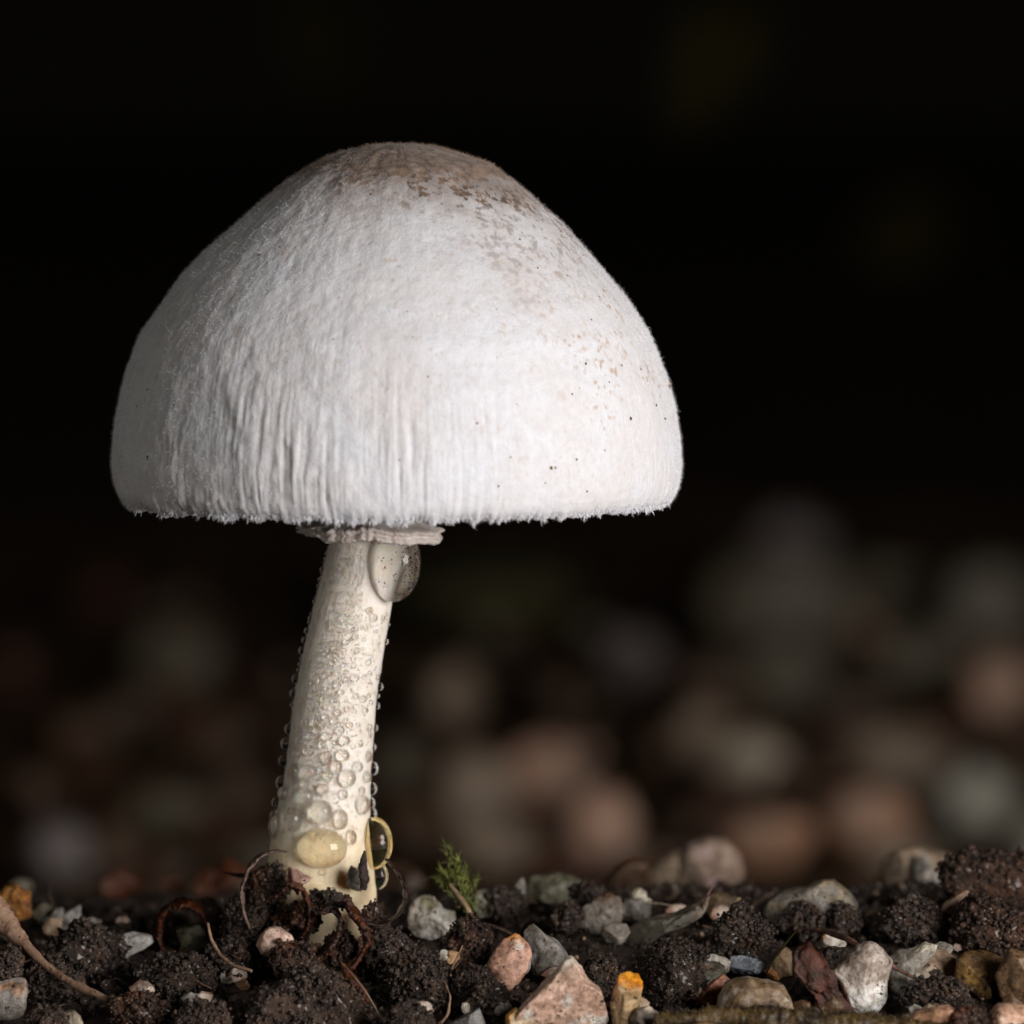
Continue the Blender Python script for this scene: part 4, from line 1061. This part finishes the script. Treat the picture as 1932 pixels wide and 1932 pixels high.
# moss sprig
ms = empty('moss_sprig', at(884, 1715, 0.5))
tag(ms, 'small bright green feathery moss sprig on a brown stalk, beside white quartz', 'moss')
org = np.array(ms.location) / U
st_ = T_('stalk', [(892, 1738, 0.2), (880, 1710, 0.2), (862, 1685, 0.3), (848, 1668, 0.4)], [0.12, 0.11, 0.09, 0.05], M['twig'], 1, 10, 0.3, 21)
st_.location = st_.location - Vector(org * U); st_.parent = ms
lp, ld = [], []
shoots = [[(884, 1716), (860, 1670), (846, 1630), (834, 1588)], [(884, 1716), (868, 1660), (855, 1620), (850, 1596)], [(886, 1716), (872, 1668), (868, 1635), (866, 1618)], [(880, 1705), (850, 1680), (832, 1665), (824, 1655)], [(888, 1718), (884, 1680), (882, 1650), (884, 1632)], [(890, 1720), (893, 1690), (897, 1668), (906, 1652)], [(876, 1700), (852, 1668), (840, 1650), (830, 1636)], [(888, 1722), (878, 1680), (874, 1655), (872, 1640)]]
mv_, mf_ = [], []
for i, sh in enumerate(shoots):
    P_ = np.array([at(x, y, 0.3 + 0.5 * math.sin(i * 2.1)) for x, y in sh])
    t = np.linspace(0, 1, 36)
    q = np.stack([np.interp(t, np.linspace(0, 1, 4), P_[:, j]) for j in range(3)], 1)
    q += np.cumsum(rng.normal(size=q.shape) * 0.008, axis=0)
    for _ in range(2):
        lp.append(q + rng.normal(size=q.shape) * 0.13 * (1.1 - t)[:, None])
        d = rng.normal(size=q.shape) * 0.6 + np.array([-0.15, 0, 0.9])
        ld.append(d)
lp = np.concatenate(lp); ld = np.concatenate(ld)
ld /= np.linalg.norm(ld, axis=1)[:, None]
v, q4, t3 = fibres(lp - org, ld, rng.uniform(0.12, 0.40, len(lp)), rng.uniform(0.004, 0.008, len(lp)), 0.0, 0.25)
lf = link('leaves', mesh('leaves', v, [q4, t3]), M['moss'], ms)
lf['kind'] = 'stuff'

# ---------------------------------------------------------------- stones of the hollow behind, far out of focus
GB = 'stones scattered over the dark ground behind the mushroom'
pal = {'grey': SM('far_grey', '#a6937f', '#806f5e', dirt=0.3, scale=0.2), 'lilac': SM('far_lilac', '#94898a', '#766d6c', dirt=0.25, scale=0.2),
       'pink': SM('far_pink', '#d0a690', '#ab9484', '#dcb49c', dirt=0.2, scale=0.2), 'cream': SM('far_cream', '#dccfb8', '#b0a28e', dirt=0.2, scale=0.2),
       'peach': SM('far_peach', '#d4a283', '#ae9280', dirt=0.2, scale=0.2), 'olive': SM('far_olive', '#756e5c', '#625a4a', dirt=0.3, scale=0.2),
       'brown': SM('far_brown', '#644a36', '#463222', dirt=0.4, scale=0.2), 'pale': SM('far_pale', '#b6b4a4', '#9c9a8c', dirt=0.1, scale=0.2),
       'red': SM('far_red', '#5c2e16', '#46220f', dirt=0.4, scale=0.2)}
word = {'grey': 'grey', 'lilac': 'lilac-grey', 'pink': 'pinkish', 'cream': 'cream', 'peach': 'peach', 'olive': 'olive-grey', 'brown': 'brown', 'pale': 'pale greenish', 'red': 'rusty red'}
bgs = [(1500, 1045, 80, 85, 'lilac'), (1475, 1150, 150, 120, 'olive'), (1480, 1270, 90, 75, 'olive'), (1690, 1120, 130, 70, 'olive'), (1860, 1130, 110, 90, 'olive'), (1190, 1245, 68, 62, 'lilac'),
       (850, 1315, 66, 68, 'grey'), (1025, 1455, 92, 62, 'pink'), (900, 1500, 76, 88, 'grey'), (930, 1600, 110, 60, 'grey'), (1140, 1560, 76, 82, 'pink'), (1320, 1390, 78, 62, 'grey'), (1418, 1440, 70, 62, 'cream'),
       (1455, 1585, 92, 62, 'peach'), (1640, 1545, 88, 62, 'peach'), (1690, 1430, 130, 62, 'grey'), (1840, 1515, 74, 76, 'pale'), (1880, 1300, 70, 62, 'pink'), (1700, 1620, 90, 50, 'grey'), (1740, 1250, 120, 70, 'olive'),
       (1960, 1590, 50, 60, 'pale'), (1500, 1480, 60, 50, 'brown'), (1245, 1430, 50, 46, 'brown'), (1060, 1320, 60, 46, 'brown'), (1330, 1290, 70, 56, 'brown'), (1620, 1340, 60, 46, 'brown'), (1070, 1640, 80, 40, 'red'), (1220, 1640, 60, 46, 'brown'),
       (340, 1240, 92, 72, 'olive'), (165, 1400, 74, 76, 'brown'), (400, 1390, 88, 60, 'brown'), (320, 1530, 100, 56, 'olive'), (115, 1625, 72, 96, 'lilac'), (210, 1602, 44, 62, 'brown'), (480, 1620, 90, 40, 'olive'), (300, 1640, 80, 40, 'brown'),  # several left-hand stones coloured darker in place of weaker light
       (460, 1500, 60, 60, 'brown'), (250, 1340, 60, 46, 'brown'), (60, 1500, 60, 60, 'brown'), (180, 1690, 80, 40, 'grey'), (760, 1440, 46, 60, 'olive'), (780, 1560, 60, 60, 'brown'), (1560, 1400, 56, 40, 'red'), (1360, 1520, 60, 40, 'red'), (1770, 1370, 60, 44, 'red'), (1930, 1420, 60, 60, 'brown')]
own = {0: 'tallest blurred lilac-grey stone, standing on the far rise', 1: 'broad blurred olive stone below the tallest lilac-grey one', 2: 'blurred olive-grey stone at the foot of the broad olive one',
       3: 'wide blurred olive stone beside the broad far one', 5: 'lone blurred lilac-grey stone in a dark gap behind', 6: 'blurred grey stone right behind the middle of the stem',
       7: 'blurred pink and cream stone between stem and far gravel', 8: 'upright blurred grey stone next to the pink and cream one', 9: 'long low blurred grey stone behind the moss sprig',
       10: 'rounded blurred pinkish stone right of the moss sprig', 11: 'blurred grey stone touching an orange-spotted cream one', 12: 'blurred cream stone with a warm spot, behind the pink-spotted stone',
       13: 'blurred peach stone just above the pink-spotted stone', 14: 'blurred peach stone above the smoky grey stone', 15: 'wide blurred grey stone behind two peach stones', 16: 'brightest blurred pale greenish stone behind the crest clods',
       17: 'blurred pinkish stone high above the pale greenish one', 20: 'pale greenish stone behind the highest dark clod', 26: 'blurred rusty red chip low behind the flat grey-green stone',
       28: 'dim olive stone highest up on the shadowed side', 29: 'dim brown stone alone in the shadowed hollow', 30: 'dim tan-brown stone between stem and shadowed hollow', 31: 'long dim olive-grey stone low in the shadowed hollow', 32: 'dim lilac-grey pointed stone above the notched quartz', 33: 'dim brown stone against the pointed lilac-grey one'}
for i, (x, y, a, b, kx) in enumerate(bgs):
    h = hit(x, min(y + b * 0.85, 1655))
    Y = h[1]
    o = stone('stone', own.get(i, f'blurred {word[kx]} stone on the dark ground behind the mushroom'), 'stone', ell(x, y, a, b, 300 + i, 9, 0.14), pal[kx], Y=Y, depth=px(Y) * min(a, b) * 0.9, sub=3, facets=4, seed=300 + i, force=True, group=f'{word[kx]} stones far behind the mushroom')
# the back slope just behind the crest: stones sinking out of focus
slope_pal = ['pink', 'brown', 'brown', 'grey', 'olive', 'brown', 'lilac']
for i in range(34):
    Y = rng.uniform(15, 44); X = rng.uniform(-24, 25)
    a = rng.uniform(0.5, 1.35) * (1.25 if X > 3 else 0.9); b = a * rng.uniform(0.65, 1.0)
    kx = slope_pal[int(rng.integers(0, 7))]
    if X < -5:
        kx = ['brown', 'olive', 'red'][i % 3]  # darker stone colours stand in for dimmer light on the left
    z = hbase(np.array(X), np.array(Y))[()] - 0.3 + b * 0.6
    sc_ = DIST * K / ((Y - CAM[1]) * CP - (z - CAM[2]) * SP)
    xp = 966 + X * sc_; yp = 966 - ((z - CAM[2]) * CP + (Y - CAM[1]) * SP) * sc_
    if 770 < xp < 940:
        continue
    stone('stone', f'half-blurred {word[kx]} stone just behind the gravel crest', 'stone', ell(xp, yp, a * sc_, b * sc_, 700 + i, 9, 0.16), pal[kx], Y=Y, depth=b, sub=4, facets=5, seed=700 + i, force=True, group=f'{word[kx]} stones just behind the crest')
# small stones lodged between the clods in front
fill = {'beige': SM('fill_beige', '#b8a088', '#9a846c', '#c8b8a4', dirt=0.4, glow=0.3), 'grey': SM('fill_grey', '#9a958c', '#7f7a72', dirt=0.35, glow=0.4, rough=0.32),
        'brown': SM('fill_brown', '#7a5c42', '#5f4630', '#94744e', dirt=0.5), 'pinkish': SM('fill_pink', '#c49a86', '#a8806e', '#d8c4b8', dirt=0.3, glow=0.3), 'white': SM('fill_white', '#d0cabf', '#b5afa4', dirt=0.3, glow=0.4)}
fk = list(fill)
for i in range(95):
    xp = rng.uniform(-10, 1945); yp = rng.uniform(1712, 1925)
    if 430 < xp < 800 and yp < 1800:
        continue
    if 755 < xp < 960 and yp < 1790:
        continue
    if xp < 430 and rng.random() < 0.4:
        continue
    a = rng.uniform(9, 30); b = a * rng.uniform(0.6, 0.95)
    kx = fk[int(rng.integers(0, 5))]
    stone('pebble', f'small {kx} pebble lodged among the dark clods in front', 'pebble', ell(xp, yp, a, b, 1700 + i, 8, 0.2), fill[kx], Y=hit(xp, yp + b * 0.5)[1] - 0.5, sub=4, facets=6, seed=1700 + i, force=True, group=f'small {kx} pebbles among the front clods')
# smaller stones between them
for i in range(85):
    x = rng.uniform(-20, 1960); y = rng.uniform(1120, 1640)
    h = hit(x, y)
    a = rng.uniform(18, 42); b = a * rng.uniform(0.6, 0.95)
    kx = ['brown', 'olive', 'brown', 'red', 'grey', 'pink'][int(rng.integers(0, 6))]
    if x < 800:
        kx = ['brown', 'red'][i % 2]  # left side kept to dark colours to paint in its shade
    stone('stone', f'blurred {word[kx]} stone on the dark ground behind the mushroom', 'stone', ell(x, y - b * 0.6, a, b, 500 + i, 8, 0.18), pal[kx], Y=h[1], depth=px(h[1]) * b, sub=2, facets=3, seed=500 + i, force=True, group=f'{word[kx]} stones far behind the mushroom')

# green moss cushion and dim leaves far behind
def leaf(label, pts, width, Y, mat):
    P_ = np.array([at(x, y, Y + dy) for x, y, dy in pts])
    t = np.linspace(0, 1, 40)
    q = np.stack([np.interp(t, np.linspace(0, 1, len(pts)), P_[:, j]) for j in range(3)], 1)
    tan = np.gradient(q, axis=0); tan /= np.linalg.norm(tan, axis=1)[:, None]
    side = np.cross(tan, np.array([0, 1.0, 0.15])); side /= np.linalg.norm(side, axis=1)[:, None]
    wv = width * np.sin(np.pi * np.clip(t, 0.02, 0.99)) ** 0.7
    u = np.linspace(-1, 1, 11)
    fold = np.abs(u)[None, :, None] * np.array([0, -0.35, 0]) * wv[:, None, None]
    top = q[:, None] + side[:, None] * u[None, :, None] * wv[:, None, None] + fold
    bot = top + np.array([0, 0.6, 0])
    org = q[0]
    v = np.concatenate([top.reshape(-1, 3), bot.reshape(-1, 3)]) - org
    gf = grid_faces(40, 11)
    r = empty('leaf', org)
    tag(r, label, 'leaf')
    link('blade', mesh('blade', v, [gf, gf[:, ::-1] + 440]), mat, r)
    ve = np.array([[0, 0, 0]])
    s = tube('midrib', [(pts[0][0], pts[0][1], Y + pts[0][2] - 0.4)] + [(x, y, Y + dy - 0.4) for x, y, dy in pts[1:]], [0.8, 0.6, 0.3], mat, 1, 8, 0.0)
    s.location = s.location - Vector(org * U); s.parent = r
    return r
leaf('dim olive leaf blade hanging high in the dark behind', [(1420, -60, 0), (1390, 40, 6), (1330, 140, 4), (1270, 260, 0)], 3.6, 330, M['leaf'])
leaf('dim broad leaf low in the darkness above the far stones', [(1600, 480, 0), (1680, 450, 4), (1760, 420, 4), (1840, 440, 0)], 4, 420, M['leaf'])
leaf('faint leaf hanging in the dark above the mushroom cap', [(560, -60, 0), (600, 40, 4), (640, 130, 4), (690, 230, 0)], 3.5, 420, M['leaf'])

cu = hit(900, 1190)
pts = ell(910, 1115, 190, 80, 801, 11, 0.1)
o = stone('moss_cushion', 'blurred dark green moss cushion behind the mushroom stem', 'moss', pts, M['cushion'], Y=cu[1], depth=12, force=True, sub=4, facets=0, rough=2.5, seed=801)

# soil dust: tiny grains stuck to the front stones
gp = []
for sv in SURF:
    k = max(8, int(np.ptp(sv[:, 0]) * np.ptp(sv[:, 2]) * 6))
    ok = np.where(sv[:, 1] < sv[:, 1].mean())[0]
    gp.append(sv[rng.choice(ok, min(k, 160))])
gp = np.concatenate(gp)
v, f = scatter(gp, np.clip(rng.lognormal(-3.55, 0.5, len(gp)), 0.014, 0.09), 1, 0.35, 0.5)
tag(link('soil_dust', mesh('soil_dust', v, [f]), M['clod_brown']), 'fine dark soil grains clinging to the front stones', 'soil', kind='stuff')
# shreds of litter: fine root hairs and fibres lying over the soil
n = 150
X = rng.uniform(-20, 20, n); Y = rng.uniform(-11, 9, n)
Z = hbase(X, Y) + hfine(X, Y) - 0.35
dv = rng.normal(size=(n, 3)) * np.array([1, 0.7, 0.45])
v, q4, t3 = fibres(xyz(X, Y, Z), dv, rng.uniform(0.5, 1.8, n), rng.uniform(0.012, 0.035, n), 0.0, 0.1)
tag(link('litter_shreds', mesh('litter_shreds', v, [q4, t3]), M['twig']), 'fine tan fibres and litter shreds strewn over the soil', 'litter', kind='stuff')
